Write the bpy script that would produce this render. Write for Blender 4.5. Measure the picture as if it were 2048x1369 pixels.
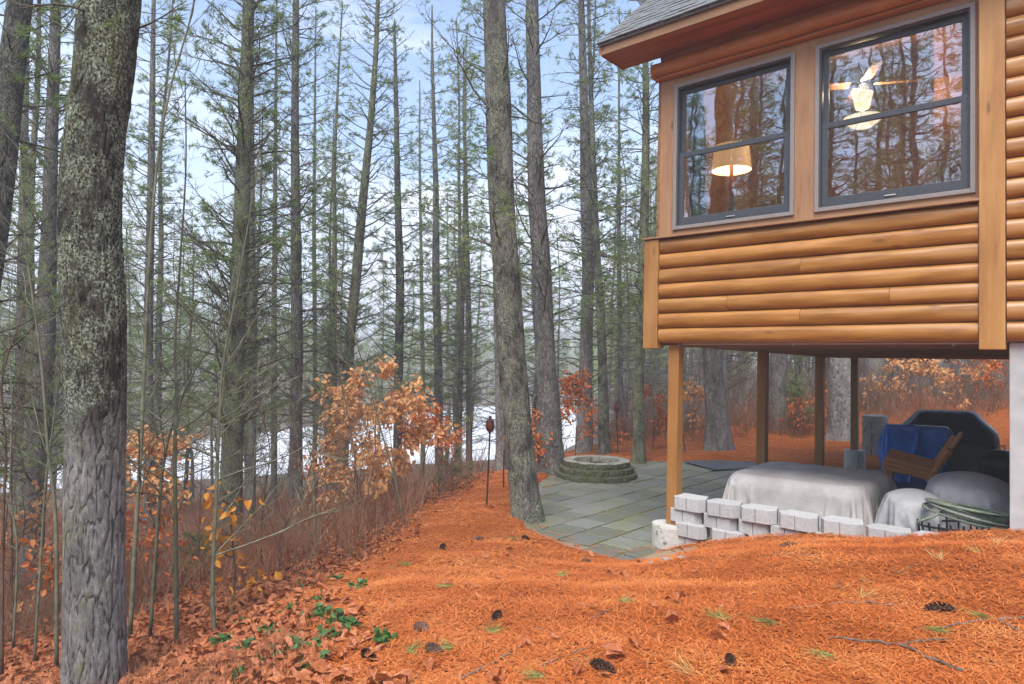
import bpy, math, random
import numpy as np
from mathutils import Vector, Matrix, noise as mn

scene = bpy.context.scene
for _o in list(bpy.data.objects):
    bpy.data.objects.remove(_o)
COL = scene.collection
R = math.radians

# ------------------------------------------------------------------ camera
F, CX, CY, CZ = 1348.0, 1024.0, 684.5, 2.2
PITCH, ROLL = R(1.72), R(0.6)
_fw = np.array([0, math.cos(PITCH), math.sin(PITCH)])
_up0 = np.array([0, -math.sin(PITCH), math.cos(PITCH)])
_rt0 = np.array([1.0, 0, 0])
_rt = math.cos(ROLL) * _rt0 + math.sin(ROLL) * _up0
_up = math.cos(ROLL) * _up0 - math.sin(ROLL) * _rt0
CAM = np.array([0, 0, CZ])
cd = bpy.data.cameras.new('camera')
cam = bpy.data.objects.new('camera', cd)
COL.objects.link(cam)
cd.sensor_width = 36
cd.lens = 36 * F / 2048
cd.clip_start, cd.clip_end = 0.05, 3000
cam.matrix_world = Matrix(((_rt[0], _up[0], -_fw[0], 0), (_rt[1], _up[1], -_fw[1], 0),
                           (_rt[2], _up[2], -_fw[2], CZ), (0, 0, 0, 1)))
scene.camera = cam

# ------------------------------------------------------------------ world, sun, exposure
SUN_EL, SUN_AZ = R(57), R(-163)          # azimuth measured clockwise from +Y
world = bpy.data.worlds.new('World')
scene.world = world
world.use_nodes = True
wn, wl = world.node_tree.nodes, world.node_tree.links
wn.clear()
w_out = wn.new('ShaderNodeOutputWorld')
w_bg = wn.new('ShaderNodeBackground')
w_bg.inputs[1].default_value = 0.12
w_sky = wn.new('ShaderNodeTexSky')
w_sky.sky_type = 'NISHITA'
w_sky.sun_disc = False
w_sky.sun_elevation = SUN_EL
w_sky.sun_rotation = SUN_AZ
w_sky.dust_density = 0.8
w_sky.ozone_density = 1.4
w_tc = wn.new('ShaderNodeTexCoord')
w_map = wn.new('ShaderNodeMapping')
w_map.inputs['Scale'].default_value = (1.6, 1.6, 4.6)
w_map.inputs['Location'].default_value = (3.1, 1.7, 0.4)
w_n = wn.new('ShaderNodeTexNoise')
w_n.inputs['Scale'].default_value = 1.55
w_n.inputs['Detail'].default_value = 7
w_n.inputs['Roughness'].default_value = 0.56
w_n.inputs['Distortion'].default_value = 0.5
w_sep = wn.new('ShaderNodeSeparateXYZ')
w_mr = wn.new('ShaderNodeMapRange')      # more cloud towards the horizon
w_mr.inputs[1].default_value, w_mr.inputs[2].default_value = 0.02, 0.55
w_mr.inputs[3].default_value, w_mr.inputs[4].default_value = 0.21, -0.14
w_add = wn.new('ShaderNodeMath')
w_ramp = wn.new('ShaderNodeValToRGB')
w_ramp.color_ramp.elements[0].position = 0.46
w_ramp.color_ramp.elements[1].position = 0.78
w_mix = wn.new('ShaderNodeMix')
w_mix.data_type = 'RGBA'
w_mix.inputs[7].default_value = (5.6, 5.85, 6.3, 1)
wl.new(w_tc.outputs['Generated'], w_map.inputs[0])
wl.new(w_map.outputs[0], w_n.inputs['Vector'])
wl.new(w_tc.outputs['Generated'], w_sep.inputs[0])
wl.new(w_sep.outputs[2], w_mr.inputs[0])
wl.new(w_n.outputs[0], w_add.inputs[0])
wl.new(w_mr.outputs[0], w_add.inputs[1])
wl.new(w_add.outputs[0], w_ramp.inputs[0])
wl.new(w_ramp.outputs[0], w_mix.inputs[0])
wl.new(w_sky.outputs[0], w_mix.inputs[6])
wl.new(w_mix.outputs[2], w_bg.inputs[0])
wl.new(w_bg.outputs[0], w_out.inputs[0])

sd_ = bpy.data.lights.new('sun', 'SUN')
sd_.energy = 2.5
sd_.angle = R(35)
sd_.color = (1.0, 0.95, 0.88)
sun = bpy.data.objects.new('sun', sd_)
COL.objects.link(sun)
_sv = Vector((math.sin(SUN_AZ) * math.cos(SUN_EL), math.cos(SUN_AZ) * math.cos(SUN_EL), math.sin(SUN_EL)))
sun.rotation_euler = _sv.to_track_quat('Z', 'Y').to_euler()

scene.view_settings.view_transform = 'Standard'
scene.view_settings.look = 'None'
scene.view_settings.exposure = 1.45
scene.view_settings.gamma = 1.0
scene.render.engine = 'CYCLES'
cy = scene.cycles
cy.use_denoising = True
cy.use_adaptive_sampling = True
cy.adaptive_threshold = 0.02
cy.max_bounces = 5
cy.diffuse_bounces = 3
cy.glossy_bounces = 3
cy.transmission_bounces = 4
cy.transparent_max_bounces = 8
cy.volume_bounces = 0
cy.caustics_reflective = False
cy.caustics_refractive = False
cy.sample_clamp_indirect = 6

# ------------------------------------------------------------------ helpers
def ray(px, py):
    return _rt * (px - CX) / F + _up * (CY - py) / F + _fw

def at(px, py, D):
    d = ray(px, py)
    return CAM + d * D / d[1]

def flat(px, py, z=0.0):
    d = ray(px, py)
    return CAM + d * (z - CZ) / d[2]

def unit(a):
    return a / np.linalg.norm(a)

def new_mesh(name, V, faces_idx, sizes, smooth=False):
    """V (n,3); faces_idx flat vertex indices; sizes per face"""
    me = bpy.data.meshes.new(name)
    V = np.asarray(V, dtype=np.float32)
    fi = np.asarray(faces_idx, dtype=np.int32).ravel()
    sz = np.asarray(sizes, dtype=np.int32).ravel()
    me.vertices.add(len(V))
    me.vertices.foreach_set('co', V.ravel())
    me.loops.add(len(fi))
    me.loops.foreach_set('vertex_index', fi)
    me.polygons.add(len(sz))
    st = np.zeros(len(sz), dtype=np.int32)
    st[1:] = np.cumsum(sz)[:-1]
    me.polygons.foreach_set('loop_start', st)
    me.polygons.foreach_set('loop_total', sz)
    me.polygons.foreach_set('use_smooth', np.full(len(sz), smooth))
    me.update(calc_edges=True)
    me.validate()
    return me

class MB:
    """small mesh builder"""
    def __init__(s):
        s.V, s.F = [], []
    def add(s, verts, faces):
        o = len(s.V)
        s.V += [tuple(map(float, v)) for v in verts]
        s.F += [tuple(i + o for i in f) for f in faces]
        return s
    def box(s, a, b, M=None, jitter=0):
        (x0, y0, z0), (x1, y1, z1) = a, b
        vs = [(x0, y0, z0), (x1, y0, z0), (x1, y1, z0), (x0, y1, z0), (x0, y0, z1), (x1, y0, z1), (x1, y1, z1), (x0, y1, z1)]
        if jitter:
            vs = [tuple(c + random.uniform(-jitter, jitter) for c in v) for v in vs]
        if M is not None:
            vs = [tuple(M @ Vector(v)) for v in vs]
        return s.add(vs, [(3, 2, 1, 0), (4, 5, 6, 7), (0, 1, 5, 4), (1, 2, 6, 5), (2, 3, 7, 6), (3, 0, 4, 7)])
    def tube(s, pts, rad, n=8, caps=True):
        pts = [Vector(p) for p in pts]
        if not hasattr(rad, '__len__'):
            rad = [rad] * len(pts)
        o = len(s.V)
        ref = None
        for i, p in enumerate(pts):
            t = (pts[min(i + 1, len(pts) - 1)] - pts[max(i - 1, 0)]).normalized()
            if ref is None:
                ref = Vector((0, 0, 1)) if abs(t.z) < 0.9 else Vector((1, 0, 0))
            a = (ref - t * ref.dot(t)).normalized()
            ref = a
            b = t.cross(a)
            for k in range(n):
                an = 2 * math.pi * k / n
                q = p + (a * math.cos(an) + b * math.sin(an)) * rad[i]
                s.V.append(tuple(q))
        for i in range(len(pts) - 1):
            for k in range(n):
                k2 = (k + 1) % n
                s.F.append((o + i * n + k, o + i * n + k2, o + (i + 1) * n + k2, o + (i + 1) * n + k))
        if caps:
            s.F.append(tuple(o + k for k in reversed(range(n))))
            s.F.append(tuple(o + (len(pts) - 1) * n + k for k in range(n)))
        return s
    def lathe(s, prof, n=24, c=(0, 0, 0), caps=True):
        o = len(s.V)
        for r, z in prof:
            for k in range(n):
                an = 2 * math.pi * k / n
                s.V.append((c[0] + r * math.cos(an), c[1] + r * math.sin(an), c[2] + z))
        for i in range(len(prof) - 1):
            for k in range(n):
                k2 = (k + 1) % n
                s.F.append((o + i * n + k, o + i * n + k2, o + (i + 1) * n + k2, o + (i + 1) * n + k))
        if caps:
            s.F.append(tuple(o + k for k in reversed(range(n))))
            s.F.append(tuple(o + (len(prof) - 1) * n + k for k in range(n)))
        return s
    def mesh(s, name, smooth=False):
        me = bpy.data.meshes.new(name)
        me.from_pydata(s.V, [], s.F)
        me.update()
        if smooth:
            me.polygons.foreach_set('use_smooth', [True] * len(me.polygons))
        return me

def obj(name, me, mat=None, parent=None, loc=None, rot=None, bevel=0.0, auto=None):
    if isinstance(me, MB):
        me = me.mesh(name)
    o = bpy.data.objects.new(name, me)
    COL.objects.link(o)
    if mat is not None and me is not None and len(me.materials) == 0:
        me.materials.append(mat)
    if parent is not None:
        o.parent = parent
    if loc is not None:
        o.location = loc
    if rot is not None:
        o.rotation_euler = rot
    if bevel:
        b = o.modifiers.new('bevel', 'BEVEL')
        b.width = bevel
        b.segments = 2
        b.limit_method = 'ANGLE'
        b.angle_limit = R(40)
    return o

def tag(o, label=None, cat=None, group=None, kind=None):
    if label: o['label'] = label
    if cat: o['category'] = cat
    if group: o['group'] = group
    if kind: o['kind'] = kind
    return o

def empty(name, loc=(0, 0, 0), rz=0.0, label=None, cat=None, group=None):
    o = bpy.data.objects.new(name, None)
    COL.objects.link(o)
    o.location = loc
    o.rotation_euler = (0, 0, rz)
    o.empty_display_size = 0.2
    return tag(o, label, cat, group)

def copy_tree(o, parent=None):
    c = o.copy()
    COL.objects.link(c)
    if parent is not None:
        c.parent = parent
    for ch in o.children:
        copy_tree(ch, c)
    return c

# bulk prisms / triangles -------------------------------------------------
class Bulk:
    def __init__(s):
        s.p0, s.p1, s.r0, s.r1 = [], [], [], []
        s.tv = []
    def seg(s, p0, p1, r0, r1):
        s.p0.append(np.atleast_2d(p0)); s.p1.append(np.atleast_2d(p1))
        s.r0.append(np.atleast_1d(r0)); s.r1.append(np.atleast_1d(r1))
    def prisms(s, k=3):
        p0, p1 = np.concatenate(s.p0), np.concatenate(s.p1)
        r0, r1 = np.concatenate(s.r0), np.concatenate(s.r1)
        d = p1 - p0
        d /= np.maximum(np.linalg.norm(d, axis=1, keepdims=True), 1e-6)
        ref = np.where(np.abs(d[:, 2:3]) < 0.9, np.array([[0, 0, 1.0]]), np.array([[1.0, 0, 0]]))
        a = np.cross(d, ref)
        a /= np.maximum(np.linalg.norm(a, axis=1, keepdims=True), 1e-6)
        b = np.cross(d, a)
        n = len(p0)
        V = np.zeros((n, 2 * k, 3))
        for i in range(k):
            an = 2 * math.pi * i / k
            off = a * math.cos(an) + b * math.sin(an)
            V[:, i] = p0 + off * r0[:, None]
            V[:, k + i] = p1 + off * r1[:, None]
        base = (np.arange(n) * 2 * k)[:, None]
        fs = []
        for i in range(k):
            j = (i + 1) % k
            fs.append(base + np.array([[i, k + i, k + j, j]]))
        FI = np.stack(fs, axis=1).reshape(-1, 4)
        return V.reshape(-1, 3), FI

def quads_mesh(name, V, FI, smooth=True):
    return new_mesh(name, V, FI, np.full(len(FI), FI.shape[1]), smooth)

# ------------------------------------------------------------------ materials
def mat(name):
    m = bpy.data.materials.new(name)
    m.use_nodes = True
    nt = m.node_tree
    nt.nodes.clear()
    out = nt.nodes.new('ShaderNodeOutputMaterial')
    b = nt.nodes.new('ShaderNodeBsdfPrincipled')
    nt.links.new(b.outputs[0], out.inputs[0])
    return m, nt, b

def nd(nt, typ, **kw):
    n = nt.nodes.new(typ)
    for k, v in kw.items():
        if k.startswith('_'):
            setattr(n, k[1:], v)
        else:
            n.inputs[k.replace('__', ' ')].default_value = v
    return n

def coords(nt, scale=(1, 1, 1), kind='Object', rnd=True):
    tc = nd(nt, 'ShaderNodeTexCoord')
    mp = nd(nt, 'ShaderNodeMapping')
    mp.inputs['Scale'].default_value = scale
    nt.links.new(tc.outputs[kind], mp.inputs[0])
    if rnd:
        oi = nd(nt, 'ShaderNodeObjectInfo')
        ml = nd(nt, 'ShaderNodeMath', _operation='MULTIPLY')
        ml.inputs[1].default_value = 37.0
        nt.links.new(oi.outputs['Random'], ml.inputs[0])
        nt.links.new(ml.outputs[0], mp.inputs['Location'])
    return mp.outputs[0]

def noise(nt, vec, scale, detail=5, rough=0.6, dist=0.0):
    n = nd(nt, 'ShaderNodeTexNoise', Scale=scale, Detail=detail, Roughness=rough, Distortion=dist)
    nt.links.new(vec, n.inputs['Vector'])
    return n.outputs[0]

def ramp(nt, fac, stops):
    r = nd(nt, 'ShaderNodeValToRGB')
    cr = r.color_ramp
    while len(cr.elements) < len(stops):
        cr.elements.new(0.5)
    for e, (p, c) in zip(cr.elements, stops):
        e.position = p
        e.color = (*c, 1) if len(c) == 3 else c
    nt.links.new(fac, r.inputs[0])
    return r.outputs[0]

def mixc(nt, fac, a, b, mode='MIX'):
    m = nd(nt, 'ShaderNodeMix', _data_type='RGBA', _blend_type=mode)
    for sock, v in ((m.inputs[0], fac), (m.inputs[6], a), (m.inputs[7], b)):
        if hasattr(v, 'is_linked'):
            nt.links.new(v, sock)
        elif isinstance(v, (int, float)):
            sock.default_value = v
        else:
            sock.default_value = (*v, 1)
    return m.outputs[2]

def math_(nt, op, a, b=0.5, c=None):
    m = nd(nt, 'ShaderNodeMath', _operation=op)
    for i, v in enumerate((a, b) if c is None else (a, b, c)):
        if hasattr(v, 'is_linked'):
            nt.links.new(v, m.inputs[i])
        else:
            m.inputs[i].default_value = v
    return m.outputs[0]

def bump(nt, b, h, strength=0.5, dist=0.01):
    bp = nd(nt, 'ShaderNodeBump', Strength=strength, Distance=dist)
    nt.links.new(h, bp.inputs['Height'])
    nt.links.new(bp.outputs[0], b.inputs['Normal'])

def col(nt, b, c):
    nt.links.new(c, b.inputs['Base Color']) if hasattr(c, 'is_linked') else setattr(b.inputs['Base Color'], 'default_value', (*c, 1))

def simple(name, c0, c1, scale=6, rough=0.6, spec=0.3, bumps=0.2, bdist=0.004, metal=0.0, stretch=(1, 1, 1), objvar=0.25):
    m, nt, b = mat(name)
    v = coords(nt, stretch)
    n = noise(nt, v, scale, 6, 0.62)
    c = ramp(nt, n, [(0.3, c0), (0.7, c1)])
    if objvar:
        oi = nd(nt, 'ShaderNodeObjectInfo')
        f = nd(nt, 'ShaderNodeMapRange')
        f.inputs[3].default_value, f.inputs[4].default_value = 1 - objvar, 1 + objvar
        nt.links.new(oi.outputs['Random'], f.inputs[0])
        h = nd(nt, 'ShaderNodeHueSaturation')
        nt.links.new(f.outputs[0], h.inputs['Value'])
        nt.links.new(c, h.inputs['Color'])
        c = h.outputs[0]
    col(nt, b, c)
    b.inputs['Roughness'].default_value = rough
    b.inputs['Specular IOR Level'].default_value = spec
    b.inputs['Metallic'].default_value = metal
    if bumps:
        bump(nt, b, n, bumps, bdist)
    return m

def bark_mat(name, plate0, plate1, crack, lichen=(0.42, 0.46, 0.36), lich_amt=0.5, sc=26.0, moss=0.0, wet=None, bstr=0.8, attr=False):
    m, nt, b = mat(name)
    v = coords(nt, (1, 1, 0.24))
    wv = nd(nt, 'ShaderNodeTexNoise', Scale=9.0, Detail=4.0)
    nt.links.new(v, wv.inputs['Vector'])
    vm = nd(nt, 'ShaderNodeVectorMath', _operation='MULTIPLY_ADD')
    nt.links.new(wv.outputs[1], vm.inputs[0])
    vm.inputs[1].default_value = (0.09, 0.09, 0.09)
    nt.links.new(v, vm.inputs[2])
    if attr:
        at_ = nd(nt, 'ShaderNodeAttribute', _attribute_name='plate')
        edge = ramp(nt, at_.outputs['Fac'], [(0.10, (0, 0, 0)), (0.30, (1, 1, 1))])
    else:
        vo = nd(nt, 'ShaderNodeTexVoronoi', Scale=sc, _feature='DISTANCE_TO_EDGE')
        nt.links.new(vm.outputs[0], vo.inputs['Vector'])
        edge = ramp(nt, vo.outputs['Distance'], [(0.0, (0, 0, 0)), (0.22, (1, 1, 1))])
    n1 = noise(nt, coords(nt, (1, 1, 0.45)), 40, 9, 0.75)
    n0 = noise(nt, coords(nt, (1, 1, 0.35)), 5, 6, 0.7)
    base = ramp(nt, math_(nt, 'MULTIPLY_ADD', n0, 0.5, math_(nt, 'MULTIPLY', n1, 0.5)), [(0.38, tuple(x * .62 for x in plate0)), (0.48, plate0), (0.60, plate1)])
    c = mixc(nt, math_(nt, 'MULTIPLY_ADD', edge, 0.8, 0.2), crack, base)
    nl = noise(nt, coords(nt, (1, 1, 0.7)), 4.2, 9, 0.78)
    nl2 = noise(nt, coords(nt, (1, 1, 0.8)), 62, 5, 0.75)
    lf = math_(nt, 'MULTIPLY', ramp(nt, nl, [(0.60 - 0.22 * lich_amt, (0, 0, 0)), (0.72 - 0.22 * lich_amt, (1, 1, 1))]), ramp(nt, nl2, [(0.46, (0, 0, 0)), (0.55, (1, 1, 1))]))
    if wet:
        z0, z1, wc = wet       # rain-darkened bark above a ragged line
        tc = nd(nt, 'ShaderNodeTexCoord')
        sp = nd(nt, 'ShaderNodeSeparateXYZ')
        nt.links.new(tc.outputs['Object'], sp.inputs[0])
        nz = noise(nt, coords(nt, (1, 1, 0.3), rnd=False), 5.0, 8, 0.7)
        hz = math_(nt, 'MULTIPLY_ADD', nz, 1.6, sp.outputs[2])
        mr = nd(nt, 'ShaderNodeMapRange')
        mr.inputs[1].default_value, mr.inputs[2].default_value = z0, z1
        nt.links.new(hz, mr.inputs[0])
        c = mixc(nt, mr.outputs[0], c, mixc(nt, 1.0, c, wc, 'MULTIPLY'))
        lf = math_(nt, 'MULTIPLY', lf, math_(nt, 'MULTIPLY_ADD', mr.outputs[0], 0.85, 0.15))
    c = mixc(nt, math_(nt, 'MULTIPLY', lf, 0.9), c, lichen)
    if moss:
        nm = noise(nt, coords(nt, (1, 1, 0.5)), 2.6, 9, 0.8)
        nm2 = noise(nt, coords(nt), 30, 4, 0.7)
        mf = math_(nt, 'MULTIPLY', ramp(nt, nm, [(0.66 - 0.16 * moss, (0, 0, 0)), (0.76 - 0.16 * moss, (1, 1, 1))]), ramp(nt, nm2, [(0.38, (0, 0, 0)), (0.6, (1, 1, 1))]))
        c = mixc(nt, math_(nt, 'MULTIPLY', mf, 0.75), c, (0.19, 0.20, 0.07))
    col(nt, b, c)
    b.inputs['Roughness'].default_value = 0.85
    b.inputs['Specular IOR Level'].default_value = 0.2
    hgt = math_(nt, 'MULTIPLY_ADD', edge, 0.7, math_(nt, 'MULTIPLY', n1, 0.8))
    hgt = math_(nt, 'MULTIPLY_ADD', lf, 0.5, hgt)
    bump(nt, b, hgt, bstr, 0.02)
    return m

def wood_mat(name, c0, c1, c2, axis=0, rough=0.38, coat=0.25, grain=18, bstr=0.15, knots=True):
    m, nt, b = mat(name)
    st = [1.0, 1.0, 1.0]
    st[axis] = 0.06
    v = coords(nt, tuple(st))
    n = noise(nt, v, grain, 8, 0.65, 0.6)
    st2 = [1.0, 1.0, 1.0]
    st2[axis] = 0.22
    n2 = noise(nt, coords(nt, tuple(st2)), 7, 5, 0.6, 0.4)
    c = ramp(nt, math_(nt, 'MULTIPLY_ADD', n2, 0.55, math_(nt, 'MULTIPLY', n, 0.45)), [(0.33, c0), (0.5, c1), (0.66, c2)])
    if knots:
        vo = nd(nt, 'ShaderNodeTexVoronoi', Scale=1.0)
        st3 = [6.0, 6.0, 6.0]
        st3[axis] = 1.6
        nt.links.new(coords(nt, tuple(st3)), vo.inputs['Vector'])
        kf = ramp(nt, vo.outputs['Distance'], [(0.05, (1, 1, 1)), (0.13, (0, 0, 0))])
        c = mixc(nt, math_(nt, 'MULTIPLY', kf, 0.75), c, tuple(x * 0.45 for x in c0))
    oi = nd(nt, 'ShaderNodeObjectInfo')
    f = nd(nt, 'ShaderNodeMapRange')
    f.inputs[3].default_value, f.inputs[4].default_value = 0.86, 1.14
    nt.links.new(oi.outputs['Random'], f.inputs[0])
    h = nd(nt, 'ShaderNodeHueSaturation')
    nt.links.new(f.outputs[0], h.inputs['Value'])
    nt.links.new(c, h.inputs['Color'])
    col(nt, b, h.outputs[0])
    rr = nd(nt, 'ShaderNodeMapRange')
    rr.inputs[3].default_value, rr.inputs[4].default_value = rough - 0.1, rough + 0.18
    nt.links.new(n2, rr.inputs[0])
    nt.links.new(rr.outputs[0], b.inputs['Roughness'])
    b.inputs['Coat Weight'].default_value = coat
    b.inputs['Coat Roughness'].default_value = 0.25
    bump(nt, b, math_(nt, 'ADD', n, n2), bstr, 0.006)
    return m

def leafy(name, cols, rough=0.6, trans=0.25, sc=5.5):
    """leaf colours picked per face clump by position noise"""
    m, nt, b = mat(name)
    v = coords(nt, (1, 1, 1))
    n = noise(nt, v, sc, 5, 0.8)
    n2 = noise(nt, v, 60, 2, 0.5)
    k = len(cols)
    c = ramp(nt, math_(nt, 'MULTIPLY_ADD', n2, 0.5, math_(nt, 'MULTIPLY', n, 0.5)), [(0.36 + 0.28 * i / max(k - 1, 1), cc) for i, cc in enumerate(cols)])
    col(nt, b, c)
    b.inputs['Roughness'].default_value = rough
    b.inputs['Specular IOR Level'].default_value = 0.25
    tr = nd(nt, 'ShaderNodeBsdfTranslucent')
    nt.links.new(c, tr.inputs['Color'])
    ms = nd(nt, 'ShaderNodeMixShader')
    ms.inputs[0].default_value = trans
    nt.links.new(b.outputs[0], ms.inputs[1])
    nt.links.new(tr.outputs[0], ms.inputs[2])
    out = [x for x in nt.nodes if x.type == 'OUTPUT_MATERIAL'][0]
    nt.links.new(ms.outputs[0], out.inputs[0])
    return m

M = {}
M['bark_hero'] = bark_mat('bark_hero', (0.155, 0.145, 0.14), (0.34, 0.32, 0.31), (0.035, 0.03, 0.027), (0.40, 0.46, 0.33), 0.78, 26, 0.85, (2.6, 3.2, (0.20, 0.175, 0.15)), attr=True)
M['bark_lean'] = bark_mat('bark_lean', (0.075, 0.068, 0.062), (0.20, 0.185, 0.17), (0.02, 0.018, 0.016), (0.33, 0.36, 0.26), 0.7, 30, 0.4)
M['bark_lean_hero'] = bark_mat('bark_lean_hero', (0.06, 0.054, 0.048), (0.19, 0.175, 0.155), (0.018, 0.016, 0.014), (0.33, 0.36, 0.25), 0.72, 30, 0.45, attr=True)
M['bark_grey'] = bark_mat('bark_grey', (0.15, 0.135, 0.128), (0.30, 0.275, 0.265), (0.04, 0.034, 0.03), (0.30, 0.33, 0.25), 0.5, 30, 0.3)
M['bark_grey_hero'] = bark_mat('bark_grey_hero', (0.13, 0.115, 0.108), (0.27, 0.245, 0.235), (0.03, 0.026, 0.023), (0.30, 0.33, 0.25), 0.5, 30, 0.3, attr=True)
M['bark_moss'] = bark_mat('bark_moss', (0.11, 0.105, 0.08), (0.25, 0.245, 0.19), (0.028, 0.024, 0.018), (0.32, 0.36, 0.20), 0.8, 28, 0.75)
M['bark_pale'] = bark_mat('bark_pale', (0.20, 0.185, 0.175), (0.36, 0.34, 0.325), (0.07, 0.06, 0.055), (0.42, 0.44, 0.38), 0.4, 26, 0.1)
M['bark_pale_hero'] = bark_mat('bark_pale_hero', (0.20, 0.185, 0.175), (0.36, 0.34, 0.325), (0.045, 0.038, 0.034), (0.42, 0.44, 0.38), 0.4, 26, 0.1, attr=True)
M['limb'] = simple('limb', (0.04, 0.034, 0.027), (0.15, 0.14, 0.105), 14, 0.9, 0.15, 0.4)
M['sapling_bark'] = simple('sapling_bark', (0.075, 0.08, 0.05), (0.22, 0.22, 0.15), 9, 0.8, 0.2, 0.3)
M['twig'] = simple('twig', (0.08, 0.05, 0.035), (0.2, 0.13, 0.09), 5, 0.85, 0.15, 0)
M['brush'] = simple('brush', (0.12, 0.05, 0.03), (0.38, 0.18, 0.10), 2.6, 0.85, 0.1, 0)
M['brush_pale'] = simple('brush_pale', (0.20, 0.12, 0.075), (0.44, 0.33, 0.24), 2.2, 0.85, 0.1, 0)
M['needles'] = leafy('needles', [(0.10, 0.16, 0.05), (0.20, 0.28, 0.09), (0.31, 0.38, 0.13)], 0.55, 0.3)
M['needles_far'] = leafy('needles_far', [(0.14, 0.19, 0.06), (0.26, 0.33, 0.10), (0.40, 0.45, 0.15)], 0.6, 0.3)
M['beech'] = leafy('beech', [(0.55, 0.20, 0.06), (0.70, 0.37, 0.15), (0.78, 0.52, 0.28)], 0.6, 0.35)
M['oak_red'] = leafy('oak_red', [(0.42, 0.085, 0.028), (0.56, 0.165, 0.05), (0.66, 0.30, 0.10)], 0.6, 0.35)
M['yellow_leaf'] = leafy('yellow_leaf', [(0.68, 0.27, 0.04), (0.75, 0.36, 0.06)], 0.55, 0.35)
M['litter_leaf'] = leafy('litter_leaf', [(0.20, 0.055, 0.02), (0.38, 0.12, 0.045), (0.52, 0.23, 0.11)], 0.55, 0.1)
M['green_leaf'] = leafy('green_leaf', [(0.035, 0.085, 0.022), (0.085, 0.17, 0.05)], 0.4, 0.15)
M['needle_litter'] = leafy('needle_litter', [(0.30, 0.07, 0.018), (0.56, 0.15, 0.034), (0.70, 0.30, 0.10)], 0.6, 0.1, 1.3)
M['straw'] = leafy('straw', [(0.45, 0.30, 0.10), (0.60, 0.46, 0.20)], 0.7, 0.2)
M['log'] = wood_mat('log', (0.18, 0.066, 0.010), (0.32, 0.135, 0.023), (0.43, 0.21, 0.052), 0, 0.34, 0.4, bstr=.5)
M['board_v'] = wood_mat('board_v', (0.25, 0.105, 0.022), (0.35, 0.165, 0.042), (0.42, 0.225, 0.07), 2, 0.45, 0.12)
M['trim_h'] = wood_mat('trim_h', (0.19, 0.093, 0.042), (0.265, 0.138, 0.065), (0.32, 0.18, 0.092), 0, 0.6, 0.0, 24, 0.3)
M['trim_v'] = wood_mat('trim_v', (0.19, 0.093, 0.042), (0.265, 0.138, 0.065), (0.32, 0.18, 0.092), 2, 0.6, 0.0, 24, 0.3)
M['soffit'] = wood_mat('soffit', (0.22, 0.065, 0.012), (0.36, 0.115, 0.025), (0.46, 0.17, 0.045), 0, 0.42, 0.15)
M['underside'] = wood_mat('underside', (0.16, 0.07, 0.03), (0.26, 0.12, 0.055), (0.34, 0.17, 0.08), 0, 0.6, 0.0)
M['post'] = wood_mat('post', (0.20, 0.082, 0.017), (0.29, 0.13, 0.03), (0.36, 0.18, 0.05), 2, 0.55, 0.05)
M['chair_wood'] = wood_mat('chair_wood', (0.42, 0.15, 0.035), (0.55, 0.23, 0.065), (0.64, 0.31, 0.11), 0, 0.5, 0.1)
M['window_frame'] = simple('window_frame', (0.20, 0.175, 0.165), (0.25, 0.22, 0.21), 30, 0.45, 0.4, 0.05, objvar=0.03)
M['sash'] = simple('sash', (0.045, 0.05, 0.06), (0.065, 0.07, 0.082), 30, 0.4, 0.4, 0.05, objvar=0.03)
M['metal_light'] = simple('metal_light', (0.5, 0.5, 0.5), (0.62, 0.62, 0.62), 30, 0.35, 0.5, 0, metal=0.7, objvar=0)
M['flashing'] = simple('flashing', (0.55, 0.53, 0.5), (0.68, 0.66, 0.63), 12, 0.5, 0.4, 0.1, objvar=0)
M['concrete'] = simple('concrete', (0.33, 0.335, 0.335), (0.44, 0.445, 0.445), 7, 0.85, 0.2, 0.35, 0.004, objvar=0.05)
M['block'] = simple('block', (0.33, 0.33, 0.33), (0.46, 0.46, 0.455), 38, 0.9, 0.2, 0.6, 0.005, objvar=0.07)
M['black_metal'] = simple('black_metal', (0.012, 0.012, 0.012), (0.03, 0.03, 0.032), 20, 0.5, 0.4, 0.1, objvar=0)
M['black_plastic'] = simple('black_plastic', (0.012, 0.013, 0.015), (0.028, 0.03, 0.034), 8, 0.35, 0.5, 0.15, objvar=0)
M['grill_cover'] = simple('grill_cover', (0.013, 0.014, 0.017), (0.03, 0.032, 0.038), 4, 0.32, 0.5, 0.5, 0.02, objvar=0)
M['torch_cup'] = simple('torch_cup', (0.07, 0.018, 0.012), (0.14, 0.035, 0.022), 12, 0.3, 0.5, 0.1, objvar=0.1)
def cloth_mat(name, c0, c1, rough=0.9):
    m, nt, b = mat(name)
    v = coords(nt)
    n = noise(nt, v, 3.0, 6, 0.6)
    col(nt, b, ramp(nt, n, [(0.32, c0), (0.68, c1)]))
    r1 = math_(nt, 'ABSOLUTE', math_(nt, 'SUBTRACT', noise(nt, v, 4.5, 3, 0.5, 1.6), 0.5))
    r2 = math_(nt, 'ABSOLUTE', math_(nt, 'SUBTRACT', noise(nt, v, 11, 2, 0.5, 1.0), 0.5))
    h = math_(nt, 'MULTIPLY_ADD', r2, 0.4, r1)
    b.inputs['Roughness'].default_value = rough
    b.inputs['Specular IOR Level'].default_value = 0.15
    bump(nt, b, h, 0.35, 0.025)
    return m
M['tarp'] = simple('tarp', (0.006, 0.085, 0.50), (0.03, 0.24, 0.80), 3, 0.32, 0.5, 0.5, 0.02, objvar=0)
M['beige_cloth'] = cloth_mat('beige_cloth', (0.46, 0.42, 0.39), (0.68, 0.64, 0.605))
M['grey_cloth'] = cloth_mat('grey_cloth', (0.36, 0.36, 0.365), (0.54, 0.535, 0.54), 0.75)
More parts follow.
